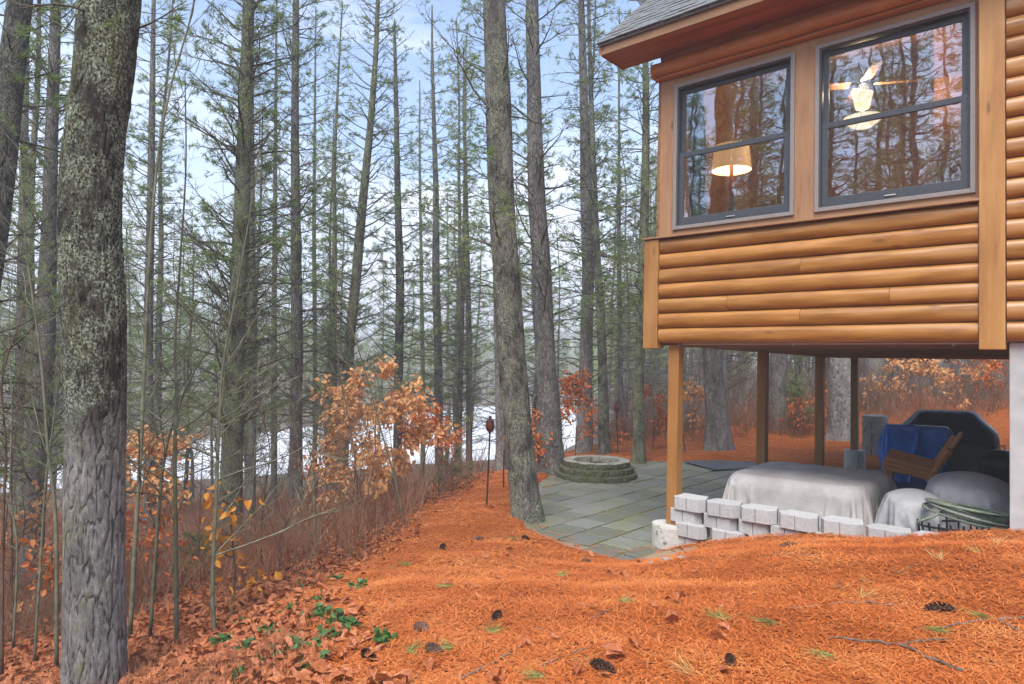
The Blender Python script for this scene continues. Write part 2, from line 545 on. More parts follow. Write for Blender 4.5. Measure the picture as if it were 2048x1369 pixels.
M['hose'] = simple('hose', (0.10, 0.13, 0.09), (0.22, 0.26, 0.20), 30, 0.4, 0.4, 0.1, objvar=0)
M['cone'] = simple('cone', (0.06, 0.03, 0.022), (0.15, 0.085, 0.06), 25, 0.8, 0.2, 0.2)
M['stick'] = simple('stick', (0.055, 0.035, 0.026), (0.22, 0.17, 0.14), 14, 0.85, 0.2, 0.4)
M['rubber'] = simple('rubber', (0.045, 0.05, 0.06), (0.09, 0.10, 0.12), 3, 0.5, 0.4, 0.2, objvar=0)

def paver_mat():
    m, nt, b = mat('paver')
    v = coords(nt)
    n = noise(nt, v, 45, 8, 0.7)
    c = ramp(nt, n, [(0.3, (0.10, 0.107, 0.098)), (0.7, (0.20, 0.205, 0.19))])
    tc = nd(nt, 'ShaderNodeTexCoord')
    geo = nd(nt, 'ShaderNodeNewGeometry')
    ns = nd(nt, 'ShaderNodeTexNoise', Scale=1.5, Detail=6.0, Roughness=0.7)
    nt.links.new(geo.outputs['Position'], ns.inputs['Vector'])
    mossf = ramp(nt, ns.outputs[0], [(0.40, (0, 0, 0)), (0.64, (1, 1, 1))])
    c = mixc(nt, math_(nt, 'MULTIPLY', mossf, 0.75), c, (0.125, 0.135, 0.055))
    oi = nd(nt, 'ShaderNodeObjectInfo')
    f = nd(nt, 'ShaderNodeMapRange')
    f.inputs[3].default_value, f.inputs[4].default_value = 0.8, 1.2
    nt.links.new(oi.outputs['Random'], f.inputs[0])
    h = nd(nt, 'ShaderNodeHueSaturation')
    nt.links.new(f.outputs[0], h.inputs['Value'])
    nt.links.new(c, h.inputs['Color'])
    col(nt, b, h.outputs[0])
    b.inputs['Roughness'].default_value = 0.6
    bump(nt, b, n, 0.35, 0.004)
    return m
M['paver'] = paver_mat()

def mossy_block_mat(name, stone0, stone1, amt):
    m, nt, b = mat(name)
    v = coords(nt)
    n = noise(nt, v, 40, 8, 0.7)
    c = ramp(nt, n, [(0.3, stone0), (0.7, stone1)])
    n2 = noise(nt, v, 9, 7, 0.7)
    mf = ramp(nt, n2, [(0.62 - amt * 0.25, (0, 0, 0)), (0.72 - amt * 0.25, (1, 1, 1))])
    c = mixc(nt, math_(nt, 'MULTIPLY', mf, 0.9), c, mixc(nt, n, (0.02, 0.028, 0.008), (0.10, 0.13, 0.03)))
    col(nt, b, c)
    b.inputs['Roughness'].default_value = 0.9
    bump(nt, b, math_(nt, 'ADD', n, n2), 0.9, 0.012)
    return m
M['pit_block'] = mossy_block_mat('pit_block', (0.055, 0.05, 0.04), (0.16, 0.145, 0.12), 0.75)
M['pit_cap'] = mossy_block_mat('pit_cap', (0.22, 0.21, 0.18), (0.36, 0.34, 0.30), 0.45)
M['pier'] = mossy_block_mat('pier', (0.42, 0.41, 0.37), (0.56, 0.55, 0.50), 0.12)
M['pillar_block'] = mossy_block_mat('pillar_block', (0.20, 0.205, 0.20), (0.34, 0.345, 0.33), 0.2)
M['shingle'] = mossy_block_mat('shingle', (0.10, 0.105, 0.115), (0.20, 0.205, 0.215), 0.35)

def ground_mat():
    m, nt, b = mat('ground')
    geo = nd(nt, 'ShaderNodeNewGeometry')
    pos = geo.outputs['Position']
    def nz(scale, detail=8, rough=0.7, st=(1, 1, 1)):
        mp = nd(nt, 'ShaderNodeMapping')
        mp.inputs['Scale'].default_value = st
        nt.links.new(pos, mp.inputs[0])
        n = nd(nt, 'ShaderNodeTexNoise', Scale=scale, Detail=detail, Roughness=rough, Distortion=0.8)
        nt.links.new(mp.outputs[0], n.inputs['Vector'])
        return n.outputs[0]
    a, fine = nz(1.1), nz(38)
    fib = nz(30, 6, 0.7, (0.3, 1.2, 1))
    needle = mixc(nt, ramp(nt, fib, [(0.3, (0, 0, 0)), (0.7, (1, 1, 1))]), (0.13, 0.034, 0.009), (0.42, 0.125, 0.03))
    needle = mixc(nt, ramp(nt, a, [(0.52, (0, 0, 0)), (0.75, (1, 1, 1))]), needle, (0.25, 0.075, 0.025))
    leaf = mixc(nt, ramp(nt, fine, [(0.35, (0, 0, 0)), (0.65, (1, 1, 1))]), (0.085, 0.03, 0.015), (0.27, 0.095, 0.04))
    leaf = mixc(nt, ramp(nt, nz(2.3), [(0.58, (0, 0, 0)), (0.7, (1, 1, 1))]), leaf, (0.10, 0.10, 0.03))
    sand = mixc(nt, fine, (0.25, 0.17, 0.10), (0.42, 0.32, 0.21))
    at_l = nd(nt, 'ShaderNodeAttribute', _attribute_name='leafy')
    at_s = nd(nt, 'ShaderNodeAttribute', _attribute_name='sandy')
    jl = math_(nt, 'ADD', at_l.outputs['Fac'], math_(nt, 'MULTIPLY_ADD', nz(2.6), 0.7, -0.35))
    js = math_(nt, 'ADD', at_s.outputs['Fac'], math_(nt, 'MULTIPLY_ADD', nz(7), 0.6, -0.3))
    c = mixc(nt, ramp(nt, jl, [(0.4, (0, 0, 0)), (0.6, (1, 1, 1))]), needle, leaf)
    c = mixc(nt, ramp(nt, js, [(0.45, (0, 0, 0)), (0.6, (1, 1, 1))]), c, sand)
    at_f = nd(nt, 'ShaderNodeAttribute', _attribute_name='woods')
    c = mixc(nt, at_f.outputs['Fac'], c, mixc(nt, a, (0.10, 0.085, 0.06), (0.20, 0.165, 0.12)))
    col(nt, b, c)
    b.inputs['Roughness'].default_value = 0.9
    b.inputs['Specular IOR Level'].default_value = 0.1
    bump(nt, b, math_(nt, 'ADD', fine, fib), 0.8, 0.02)
    return m
M['ground'] = ground_mat()

def ice_mat():
    m, nt, b = mat('ice')
    geo = nd(nt, 'ShaderNodeNewGeometry')
    n = nd(nt, 'ShaderNodeTexNoise', Scale=0.06, Detail=6.0)
    nt.links.new(geo.outputs['Position'], n.inputs['Vector'])
    col(nt, b, ramp(nt, n.outputs[0], [(0.3, (0.72, 0.75, 0.80)), (0.65, (0.86, 0.87, 0.89))]))
    b.inputs['Roughness'].default_value = 0.35
    return m
M['ice'] = ice_mat()

def glass_mat(name, refl=0.28, tint=(0.86, 0.88, 0.88)):
    m, nt, b = mat(name)
    nt.nodes.remove(b)
    out = [x for x in nt.nodes if x.type == 'OUTPUT_MATERIAL'][0]
    g = nd(nt, 'ShaderNodeBsdfGlossy', Roughness=0.0)
    g.inputs['Color'].default_value = (0.95, 0.97, 1.0, 1)
    t = nd(nt, 'ShaderNodeBsdfTransparent')
    t.inputs['Color'].default_value = (*tint, 1)
    lw = nd(nt, 'ShaderNodeFresnel', IOR=1.5)
    mr = nd(nt, 'ShaderNodeMapRange')
    mr.inputs[1].default_value, mr.inputs[2].default_value = 0.04, 1.0
    mr.inputs[3].default_value, mr.inputs[4].default_value = refl, 1.0
    nt.links.new(lw.outputs[0], mr.inputs[0])
    wv = noise(nt, coords(nt), 1.7, 2, 0.5)
    bp = nd(nt, 'ShaderNodeBump', Strength=0.12, Distance=0.02)
    nt.links.new(wv, bp.inputs['Height'])
    nt.links.new(bp.outputs[0], g.inputs['Normal'])
    ms = nd(nt, 'ShaderNodeMixShader')
    nt.links.new(mr.outputs[0], ms.inputs[0])
    nt.links.new(t.outputs[0], ms.inputs[1])
    nt.links.new(g.outputs[0], ms.inputs[2])
    nt.links.new(ms.outputs[0], out.inputs[0])
    return m
M['glass'] = glass_mat('glass', 0.26)

def emit_mat(name, c, s):
    m, nt, b = mat(name)
    b.inputs['Base Color'].default_value = (*c, 1)
    b.inputs['Emission Color'].default_value = (*c, 1)
    b.inputs['Emission Strength'].default_value = s
    return m
M['lamp_glow'] = emit_mat('lamp_glow', (1.0, 0.74, 0.36), 1.5)
M['shade_out'] = emit_mat('shade_out', (0.62, 0.32, 0.13), 0.55)
M['shade_white'] = emit_mat('shade_white', (1.0, 0.78, 0.48), 0.7)
M['room'] = wood_mat('room', (0.20, 0.075, 0.03), (0.30, 0.12, 0.05), (0.36, 0.16, 0.07), 2, 0.5, 0.0)
M['room_ceiling'] = wood_mat('room_ceiling', (0.28, 0.11, 0.05), (0.40, 0.18, 0.08), (0.46, 0.23, 0.12), 0, 0.5, 0.0)

def plaid_mat():
    m, nt, b = mat('plaid')
    tc = nd(nt, 'ShaderNodeTexCoord')
    sp = nd(nt, 'ShaderNodeSeparateXYZ')
    nt.links.new(tc.outputs['Object'], sp.inputs[0])
    def stripe(ax, f):
        return ramp(nt, math_(nt, 'FRACT', math_(nt, 'MULTIPLY', sp.outputs[ax], f), 0), [(0.30, (0, 0, 0)), (0.34, (1, 1, 1))])
    c = mixc(nt, stripe(2, 4.0), (0.10, 0.13, 0.09), (0.25, 0.22, 0.14))
    c = mixc(nt, math_(nt, 'MULTIPLY', stripe(0, 7.0), 0.5), c, (0.33, 0.26, 0.13))
    col(nt, b, c)
    b.inputs['Roughness'].default_value = 0.9
    return m
M['plaid'] = plaid_mat()

# ------------------------------------------------------------------ house frame (used by the terrain too)
HU = -unit(ray(-522, 694))
HV = unit(ray(2200, 755))
HV = unit(HV - HU * (HU @ HV))
HW = np.cross(HU, HV)
HO = at(1320, 687, 8.2)
def hw(u, v, w):
    return HO + HU * u + HV * v + HW * w
def house_uv(px, py, v0=0.0):
    d = ray(px, py)
    t = ((HO - CAM) @ HV + v0) / (d @ HV)
    X = CAM + d * t - HO
    return X @ HU, X @ HW
H_RZ = math.atan2(HU[1], HU[0])

# ------------------------------------------------------------------ terrain
CP = np.array([
    (0, 0, .75), (2, 0, .86), (-2, 0, .42), (0, 3, .74), (2, 3, .86), (4, 3, 1.0), (-1.5, 3, .45), (6, 2, 1.1), (8, -3, 1.2),
    (0, -5, .9), (-4, -4, .3), (4, -6, 1.2), (4.39, 5.9, .80), (5.5, 4.9, .95), (8, 3.5, 1.1),
    (1.55, 7.75, .05), (1.95, 7.95, .10), (2.55, 7.45, .30), (3.16, 6.95, .44), (3.55, 6.6, .53), (3.95, 6.25, .66),
    (1.9, 6.6, .38), (3.0, 5.6, .68), (.6, 5.5, .45), (.9, 6.9, .14), (1.2, 7.4, .04), (.2, 7.5, .10), (-.1, 8.6, .05), (.1, 9.35, .05), (-.3, 10.3, .04),
    (-.2, 12, .02), (.4, 13.6, .03), (1.2, 15, .04), (3.2, 15.8, .06), (5, 16.4, .10), (7, 16, .12), (9, 13, .2),
    (-1.3, 10.2, -.06), (-1.4, 8.5, -.02), (-2.2, 6.5, -.08), (-1.2, 5, .34), (-2.5, 4.5, -.10), (-3, 7, -.40), (-5, 8, -.9), (-4, 12, -1.0),
    (-2.2, 13.5, -.6), (-6, 5, -1.0), (-8, 10, -1.7), (-10, 4, -1.5), (-3, 10, -.50), (-1.2, 15, -.45), (.5, 17, -.35), (2.5, 19, -.1),
    (-5, 18, -1.9), (0, 22, -1.2), (4, 24, -.3), (8, 20, .3), (12, 20, .6), (14, 28, .9), (6, 29, -.6), (-10, 16, -2.3), (-4, 2, -.5), (-7, -2, -.8),
    (5, 18.0, .12), (9.5, 19.5, .25), (-1.0, 11.6, -.10)], dtype=float)
def _tps(d2):
    return np.where(d2 > 1e-9, d2 * np.log(np.maximum(d2, 1e-9)) * 0.5, 0.0)
def _fit(P):
    n = len(P)
    d2 = ((P[:, None, :2] - P[None, :, :2]) ** 2).sum(-1)
    K = _tps(d2) + np.eye(n) * 0.02
    Q = np.hstack([np.ones((n, 1)), P[:, :2]])
    A = np.vstack([np.hstack([K, Q]), np.hstack([Q.T, np.zeros((3, 3))])])
    return np.linalg.solve(A, np.concatenate([P[:, 2], np.zeros(3)]))
_cf = _fit(CP)
def rbf(x, y):
    out = _cf[-3] + _cf[-2] * x + _cf[-1] * y
    for (cx_, cy_, _), k in zip(CP, _cf[:-3]):
        out = out + k * _tps((x - cx_) ** 2 + (y - cy_) ** 2)
    return out
def sstep(a, b, t):
    t = np.clip((t - a) / (b - a), 0, 1)
    return t * t * (3 - 2 * t)
LAKE_Z = -6.0
PATIO = np.array([(1.30, 7.72), (.75, 8.25), (.30, 9.1), (.35, 10.6), (.60, 12.2), (.95, 13.6), (2.0, 15.0), (4.6, 15.3), (8.5, 14.0), (9.5, 11.5),
                  tuple(hw(3.5, 3.5, 0)[:2]), tuple(hw(3.5, .22, 0)[:2]), tuple(hw(.30, .22, 0)[:2]), tuple(hw(0.05, -.1, 0)[:2])])
def patio_sd(x, y):
    """signed distance to the patio outline, negative inside"""
    n = len(PATIO)
    best = np.full(np.shape(x), 1e9)
    inside = np.zeros(np.shape(x), dtype=bool)
    for i in range(n):
        ax, ay = PATIO[i]
        bx, by = PATIO[(i + 1) % n]
        dx, dy = bx - ax, by - ay
        t = np.clip(((x - ax) * dx + (y - ay) * dy) / (dx * dx + dy * dy), 0, 1)
        best = np.minimum(best, np.hypot(x - ax - t * dx, y - ay - t * dy))
        cr = ((ay > y) != (by > y)) & (x < (bx - ax) * (y - ay) / (by - ay + 1e-12) + ax)
        inside ^= cr
    return np.where(inside, -best, best)
def far_z(x, y):
    s = -.49 * x + .87 * y
    z = np.interp(s, [-20, 0, 12, 20, 35, 49, 58, 100, 112, 150, 300, 900], [1.5, .9, -.3, -2.0, -4.3, -5.7, -8, -8, -5.4, -2, 10, 30])
    s2 = -.917 * x + .398 * y
    z2 = np.interp(s2, [50, 58, 70, 120, 300, 900], [-8, -5.3, -4, 0, 14, 30])
    z = np.where(s > 58, np.maximum(z, z2), z)
    t = x - .07 * y
    return z + sstep(-2, 14, t) * (0.7 + .012 * y - z)
def ground(x, y):
    x = np.asarray(x, float); y = np.asarray(y, float)
    r = np.hypot(x - 1, y - 8)
    near = rbf(np.clip(x, -16, 20), np.clip(y, -12, 36))
    k = sstep(12, 22, r)
    z = near * (1 - k) + far_z(x, y) * k
    # small natural unevenness
    z = z + .03 * np.sin(x * 1.9 + 1.3 * np.sin(y * 1.1)) * np.cos(y * 1.6 + .7) + .016 * np.sin(x * 4.3 + y * 2.7) * np.sin(y * 5.1 - x)
    sd = patio_sd(x, y)
    return np.where(sd < .25, -.05 + (z + .05) * sstep(-.02, .22, sd), z)
def gz(x, y):
    return float(ground(np.array([x]), np.array([y]))[0])
def hit(px, py, dmin=2.5, dmax=90):
    """where the view ray through a pixel meets the ground"""
    d = ray(px, py)
    ts = np.geomspace(dmin, dmax, 500)
    X = CAM[None] + d[None] * (ts / d[1])[:, None]
    below = X[:, 2] < ground(X[:, 0], X[:, 1])
    i = int(np.argmax(below)) if below.any() else len(ts) - 1
    return X[i]

def axis_grid(lo, hi, fine_lo, fine_hi, step, growth=1.12):
    a = list(np.arange(fine_lo, fine_hi + 1e-6, step))
    s = step
    while a[-1] < hi:
        s *= growth
        a.append(a[-1] + s)
    s = step
    while a[0] > lo:
        s *= growth
        a.insert(0, a[0] - s)
    return np.array(a)
gx = axis_grid(-420, 420, -5, 6.5, .075)
gy = axis_grid(-150, 620, 2.0, 15.5, .075)
GX, GY = np.meshgrid(gx, gy)
GZ = ground(GX, GY)
nxg, nyg = len(gx), len(gy)
ii = (np.arange(nyg - 1)[:, None] * nxg + np.arange(nxg - 1)[None]).ravel()
me = quads_mesh('ground', np.stack([GX, GY, GZ], -1).reshape(-1, 3), np.stack([ii, ii + 1, ii + nxg + 1, ii + nxg], 1))
def leafy_f(x, y):
    """1 where oak and beech leaves lie, 0 on the needle bank"""
    e = np.interp(y, [2.0, 3, 4.5, 6.5, 8.5, 10.3, 12, 15, 20, 30], [-.7, -.8, -1.25, -1.95, -1.45, -1.25, -.9, -.4, 1.5, 4])
    return np.clip(.5 + (e - x) * .9 + sstep(19, 25, y) * .6, 0, 1)
sandy = np.exp(-(((GX - 1.75) / .38) ** 2 + ((GY - 7.58) / .28) ** 2)) + .55 * np.exp(-(((GX - 2.1) / .5) ** 2 + ((GY - 6.2) / .22) ** 2))
for nm, arr in (('woods', sstep(26, 44, np.hypot(GX, GY))), ('leafy', leafy_f(GX, GY)), ('sandy', np.clip(sandy, 0, 1))):
    a = me.attributes.new(nm, 'FLOAT', 'POINT')
    a.data.foreach_set('value', arr.ravel().astype(np.float32))
tag(obj('ground', me, M['ground']), kind='structure')

b = MB()
b.add([(-500, 20, LAKE_Z), (200, 20, LAKE_Z), (200, 500, LAKE_Z), (-500, 500, LAKE_Z)], [(0, 1, 2, 3)])
tag(obj('lake', b, M['ice']), kind='structure')

# ------------------------------------------------------------------ patio of square pavers
rng = random.Random(5)
patio_o = obj('patio', MB().add([(p[0], p[1], -.010) for p in PATIO], [tuple(range(len(PATIO)))]), None)
patio_o.data.materials.append(simple('joint_sand', (0.11, 0.12, 0.02), (0.34, 0.29, 0.07), 12, 0.95, 0.1, 0.3))
tag(patio_o, kind='structure')
PV = .46
eu, ev = unit(HU[:2]), unit(HV[:2])
pav = []
for k in range(3):
    b = MB()
    h = PV / 2 - .016
    t = .004 + .003 * k
    b.add([(-h, -h, -.05), (h, -h, -.05), (h, h, -.05), (-h, h, -.05), (-h, -h, 0), (h, -h, 0), (h, h, 0), (-h, h, 0),
           (-h + .012, -h + .012, t), (h - .012, -h + .012, t), (h - .012, h - .012, t), (-h + .012, h - .012, t)],
          [(0, 1, 5, 4), (1, 2, 6, 5), (2, 3, 7, 6), (3, 0, 4, 7), (4, 5, 9, 8), (5, 6, 10, 9), (6, 7, 11, 10), (7, 4, 8, 11), (8, 9, 10, 11)])
    m_ = b.mesh('paver')
    m_.materials.append(M['paver'])
    pav.append(m_)
P0 = flat(1158.6, 1066.5, 0)[:2]           # a joint crossing seen in the photograph
cells = []
for i in range(-12, 20):
    off = .5 * PV if i % 2 else 0.0
    for j in range(-6, 24):
        c = P0 + eu * (i + .5) * PV + ev * ((j + .5) * PV + off)
        cells.append((c, i, j))
cc = np.array([c for c, _, _ in cells])
sdv = patio_sd(cc[:, 0], cc[:, 1])
keep = [(cells[k][0], sdv[k]) for k in range(len(cells)) if sdv[k] < .30]
keep = [c for c, s in keep if c[0] / c[1] < .76 and (c - HO[:2]) @ eu < 3.6]
keep.sort(key=lambda c: np.hypot(*c))
for c in keep[:290]:
    o = obj('paver', rng.choice(pav), None, patio_o, (c[0], c[1], rng.uniform(-.006, .008)),
            (rng.uniform(-.012, .012), rng.uniform(-.012, .012), H_RZ + rng.choice([0, 1, 2, 3]) * math.pi / 2 + rng.uniform(-.012, .012)))

# ------------------------------------------------------------------ the house
house = bpy.data.objects.new('log_house', None)
COL.objects.link(house)
house.matrix_world = Matrix(((HU[0], HV[0], HW[0], HO[0]), (HU[1], HV[1], HW[1], HO[1]), (HU[2], HV[2], HW[2], HO[2]), (0, 0, 0, 1)))
tag(house, 'amber log cabin with a raised sunroom standing on wooden posts', 'house')
def hp(name, b, m, parent=None, bevel=0.0):
    return obj(name, b, m, parent or house, bevel=bevel)
LOGH = 1.269 / 7
def log_piece(u0, u1, w0, bulge=.062, h=LOGH, v_off=0.0, seed=0, name='log', m=None):
    n = max(4, int((u1 - u0) / .11))
    prof = []
    K = 10
    for k in range(K + 1):
        a = -math.pi / 2 + math.pi * k / K
        prof.append((-bulge * (max(math.cos(a), 0) ** .8), h / 2 + (h / 2 - .003) * math.sin(a)))
    b = MB()
    V = []
    for i in range(n + 1):
        u = u0 + (u1 - u0) * i / n
        for k, (pv, pw) in enumerate(prof):
            nz_ = mn.noise(Vector((u * 2.2 + seed * 7.3, k * .33, seed * 3.1))) * .010 + mn.noise(Vector((u * 7 + seed, k * .8, seed * 1.7))) * .003
            V.append((u, v_off + pv + nz_ * (1 if 0 < k < K else 0), w0 + pw + nz_ * .3))
    Fs = []
    for i in range(n):
        for k in range(K):
            a = i * (K + 1) + k
            Fs.append((a, a + K + 1, a + K + 2, a + 1))
    b.add(V, Fs)
    b.add(V[:K + 1], [tuple(range(K + 1))])
    b.add(V[-K - 1:], [tuple(reversed(range(K + 1)))])
    me = b.mesh(name)
    me.polygons.foreach_set('use_smooth', [True] * (len(me.polygons) - 2) + [False, False])
    return hp(name, me, m or M['log'])
splits = {1: [1.66], 2: [.86, 2.50], 4: [1.66]}
sd = 0
for k in range(7):
    us = [0.0] + splits.get(k, []) + [3.215]
    for a, c in zip(us[:-1], us[1:]):
        sd += 1
        log_piece(a + .002, c - .002, k * LOGH, seed=sd)
for k in range(21):                               # main wall right of the corner board
    sd += 1
    log_piece(3.42, 7.2, k * LOGH + .002, seed=sd)
hp('wall_sheathing', MB().box((-.15, .004, 0.02), (3.4, .07, 1.27)), M['trim_h'])
hp('wall_sheathing', MB().box((3.4, .004, -.0), (7.2, .10, 3.9)), M['trim_h'])
hp('corner_board', MB().box((-.195, -.075, -.066), (-.004, .10, 1.262)), M['board_v'], bevel=.006)
hp('corner_board', MB().box((3.218, -.085, -.071), (3.412, .08, 3.50)), M['board_v'], bevel=.008)
hp('sill', MB().box((-.215, -.098, 1.27), (3.225, .12, 1.293)), M['trim_h'], bevel=.003)
# window wall: flat boards around two openings
W1, W2 = (.158, 1.578), (1.787, 3.19)
WB, WT = 1.362, 3.132
VF = -.012
for a, c in ((-.03, W1[0]), (W1[1], W2[0])):
    hp('wall_board', MB().box((a, VF, 1.2935), (c, .12, WT + .15)), M['trim_v'], bevel=.003)
hp('wall_board', MB().box((W2[1], VF, 1.2935), (3.219, .12, WT + .15)), M['trim_v'])
for a, c in (W1, W2):
    hp('wall_board', MB().box((a, VF + .003, 1.2935), (c, .12, WB)), M['trim_h'])
    hp('wall_board', MB().box((a, VF + .003, WT), (c, .12, WT + .15)), M['trim_h'])
hp('wall_board', MB().box((-.06, VF - .028, WT + .085), (3.22, .115, WT + .152)), M['trim_h'], bevel=.004)
hp('wall_board', MB().box((-.05, .004, WT + .151), (3.30, .11, 3.62)), M['soffit'])
log_piece(-.13, 3.218, 3.262, .10, .20, -.012, 91, 'frieze_log', M['soffit'])
log_piece(-.08, 3.218, 3.215, .05, .06, -.03, 93, 'frieze_moulding', M['soffit'])

def window(a, c):
    win = bpy.data.objects.new('window', None)
    COL.objects.link(win)
    win.parent = house
    fr = MB()
    def rect(bx, a0, c0, z0, z1, wd, v0, v1):
        bx.box((a0, v0, z0), (a0 + wd, v1, z1)); bx.box((c0 - wd, v0, z0), (c0, v1, z1))
        bx.box((a0 + wd, v0 + .001, z0), (c0 - wd, v1, z0 + wd)); bx.box((a0 + wd, v0 + .001, z1 - wd), (c0 - wd, v1, z1))
    rect(fr, a, c, WB, WT, .042, -.034, .10)
    obj('frame', fr, M['window_frame'], win, bevel=.004)
    i0, i1, z0, z1 = a + .044, c - .044, WB + .044, WT - .044
    jb = MB()
    rect(jb, i0, i1, z0, z1, .014, -.012, .10)
    obj('jamb', jb, M['sash'], win)
    i0 += .016; i1 -= .016; z0 += .016; z1 -= .016
    mid = z0 + (z1 - z0) * .515
    up = MB()
    rect(up, i0, i1, mid - .02, z1, .055, .048, .080)
    s1 = obj('upper_sash', up, M['sash'], win, bevel=.003)
    lo = MB()
    rect(lo, i0, i1, z0, mid + .022, .058, .008, .044)
    lo.box((i0 + .05, .0065, z0), (i1 - .05, .043, z0 + .085))
    s2 = obj('lower_sash', lo, M['sash'], win, bevel=.003)
    obj('pane', MB().box((i0 + .05, .060, mid + .03), (i1 - .05, .066, z1 - .05)), M['glass'], win)
    obj('pane', MB().box((i0 + .05, .024, z0 + .08), (i1 - .05, .030, mid - .03)), M['glass'], win)
    um = (i0 + i1) / 2
    obj('lift_handle', MB().box((um - .05, -.006, z0 + .018), (um + .05, .006, z0 + .030)), M['metal_light'], win, bevel=.002)
    return win
window(*W1)
window(*W2)

# eave, soffit, fascia and roof
EW, ES = 3.545, .88
b = MB().box((-.60, -.50, EW), (7.2, -.475, EW + .10))
hp('fascia', b, M['trim_h'], bevel=.003)
hp('fascia', MB().box((-.605, -.52, EW + .102), (7.2, -.476, EW + .135)), simple('drip_edge', (.16, .13, .12), (.22, .19, .18), 10), bevel=.002)
n_s = 5
for k in range(n_s):
    v0 = -.474 + k * (.47 / n_s)
    hp('soffit_board', MB().box((-.585, v0, EW + .005 + .002 * (k % 2)), (7.2, v0 + .47 / n_s - .003, EW + .022)), M['soffit'])
hp('fascia', MB().box((-.607, -.474, EW - .004), (-.586, .02, EW + .10)), M['soffit'])
hp('eave_return', MB().box((-.584, .001, EW + .004), (-.02, .02, EW + .20)), M['soffit'])
RIDGE_V = 3.9
def roof_w(v):
    return EW + .138 + (v + .53) * ES
b = MB()
RL, RR = -.63, 7.4
b.add([(RL, -.53, roof_w(-.53)), (RR, -.53, roof_w(-.53)), (RR, RIDGE_V, roof_w(RIDGE_V)), (RL, RIDGE_V, roof_w(RIDGE_V)),
       (RL, -.53, roof_w(-.53) - .03), (RR, -.53, roof_w(-.53) - .03), (RR, RIDGE_V, roof_w(RIDGE_V) - .03), (RL, RIDGE_V, roof_w(RIDGE_V) - .03)],
      [(0, 1, 2, 3), (7, 6, 5, 4), (0, 4, 5, 1), (1, 5, 6, 2), (2, 6, 7, 3), (3, 7, 4, 0)])
roof = hp('roof', b, M['shingle'])
b = MB()
b.add([(RL, RIDGE_V, roof_w(RIDGE_V)), (RR, RIDGE_V, roof_w(RIDGE_V)), (RR, 8.4, roof_w(-.53)), (RL, 8.4, roof_w(-.53)),
       (RL, RIDGE_V, roof_w(RIDGE_V) - .03), (RR, RIDGE_V, roof_w(RIDGE_V) - .03), (RR, 8.4, roof_w(-.53) - .03), (RL, 8.4, roof_w(-.53) - .03)],
      [(0, 1, 2, 3), (7, 6, 5, 4), (0, 4, 5, 1), (1, 5, 6, 2), (2, 6, 7, 3), (3, 7, 4, 0)])
hp('back_roof', b, M['shingle'])
b = MB()                                            # rake board along the gable edge
b.add([(RL + .004, -.50, roof_w(-.50) - .032), (RL + .03, -.50, roof_w(-.50) - .032), (RL + .03, RIDGE_V, roof_w(RIDGE_V) - .032), (RL + .004, RIDGE_V, roof_w(RIDGE_V) - .032),
       (RL + .004, -.50, roof_w(-.50) - .15), (RL + .03, -.50, roof_w(-.50) - .15), (RL + .03, RIDGE_V, roof_w(RIDGE_V) - .17), (RL + .004, RIDGE_V, roof_w(RIDGE_V) - .17)],
      [(0, 1, 2, 3), (7, 6, 5, 4), (0, 4, 5, 1), (1, 5, 6, 2), (2, 6, 7, 3), (3, 7, 4, 0)])
hp('rake_board', b, M['soffit'])
sh_len = .30
ang = math.atan(ES)
shm = []
for k in range(3):
    wv = (.285, .30, .315)[k]
    sb = MB().box((0, 0, 0), (wv - .006, sh_len, .010 + .003 * k))
    sb.V = [(x, y, z * (1 if y < .1 else .35)) for x, y, z in sb.V]
    m_ = sb.mesh('shingle')
    m_.materials.append(M['shingle'])
    shm.append(m_)
for r_ in range(14):
    u = RL - .015 + (.15 if r_ % 2 else 0) - (.15 if r_ % 2 else 0) * 1
    u -= 0
    k = 0
    st = RL - .012
    while st < 3.0 and r_ * .14 < 2.0:
        wsel = (r_ + k) % 3
        wd = (.285, .30, .315)[wsel]
        if k == 0 and r_ % 2:
            me_ = MB().box((0, 0, 0), (.15, sh_len, .011)).mesh('shingle')
            me_.materials.append(M['shingle'])
            wd = .156
        else:
            me_ = shm[wsel]
        s_al = r_ * .14 - .02
        v_ = -.53 + s_al * math.cos(ang)
        o = obj('shingle', me_, None, roof, (st, v_ - .004, roof_w(v_) + .006 + rng.uniform(0, .004)), (ang - .02 + rng.uniform(-.006, .006), rng.uniform(-.006, .006), rng.uniform(-.006, .006)))
        st += wd
        k += 1

# sunroom floor seen from below, beams, posts, piers, foundation
hp('floor_frame', MB().box((-.14, .075, .0), (3.42, 7.75, .022)), M['underside'])
for k in range(15):
    v0 = .16 + k * .505
    hp('underside_board', MB().box((-.13, v0, -.012 - .003 * (k % 2)), (3.41, v0 + .497, -.001)), M['underside'])
hp('flashing_strip', MB().box((.25, .078, -.014), (3.20, .12, -.0015)), M['flashing'])
hp('edge_beam', MB().box((-.145, .12, .024), (-.10, 7.75, .28)), M['underside'])
hp('back_beam', MB().box((-.10, 7.70, .024), (3.42, 7.75, .28)), M['underside'])
hp('side_wall', MB().box((-.14, .125, .282), (-.05, 7.75, 3.5)), M['log'])
hp('back_wall', MB().box((-.05, 7.66, .282), (7.2, 7.75, 3.5)), M['log'])
b = MB()
b.add([(-.10, .1, 3.5), (-.10, 7.7, 3.5), (-.10, RIDGE_V, roof_w(RIDGE_V) - .2), (-.03, .1, 3.5), (-.03, 7.7, 3.5), (-.03, RIDGE_V, roof_w(RIDGE_V) - .2)],
      [(0, 2, 1), (3, 4, 5), (0, 1, 4, 3), (1, 2, 5, 4), (2, 0, 3, 5)])
hp('gable_wall', b, M['log'])
for u_, v_ in ((.52, 7.66), (.85, 7.66)):
    pass
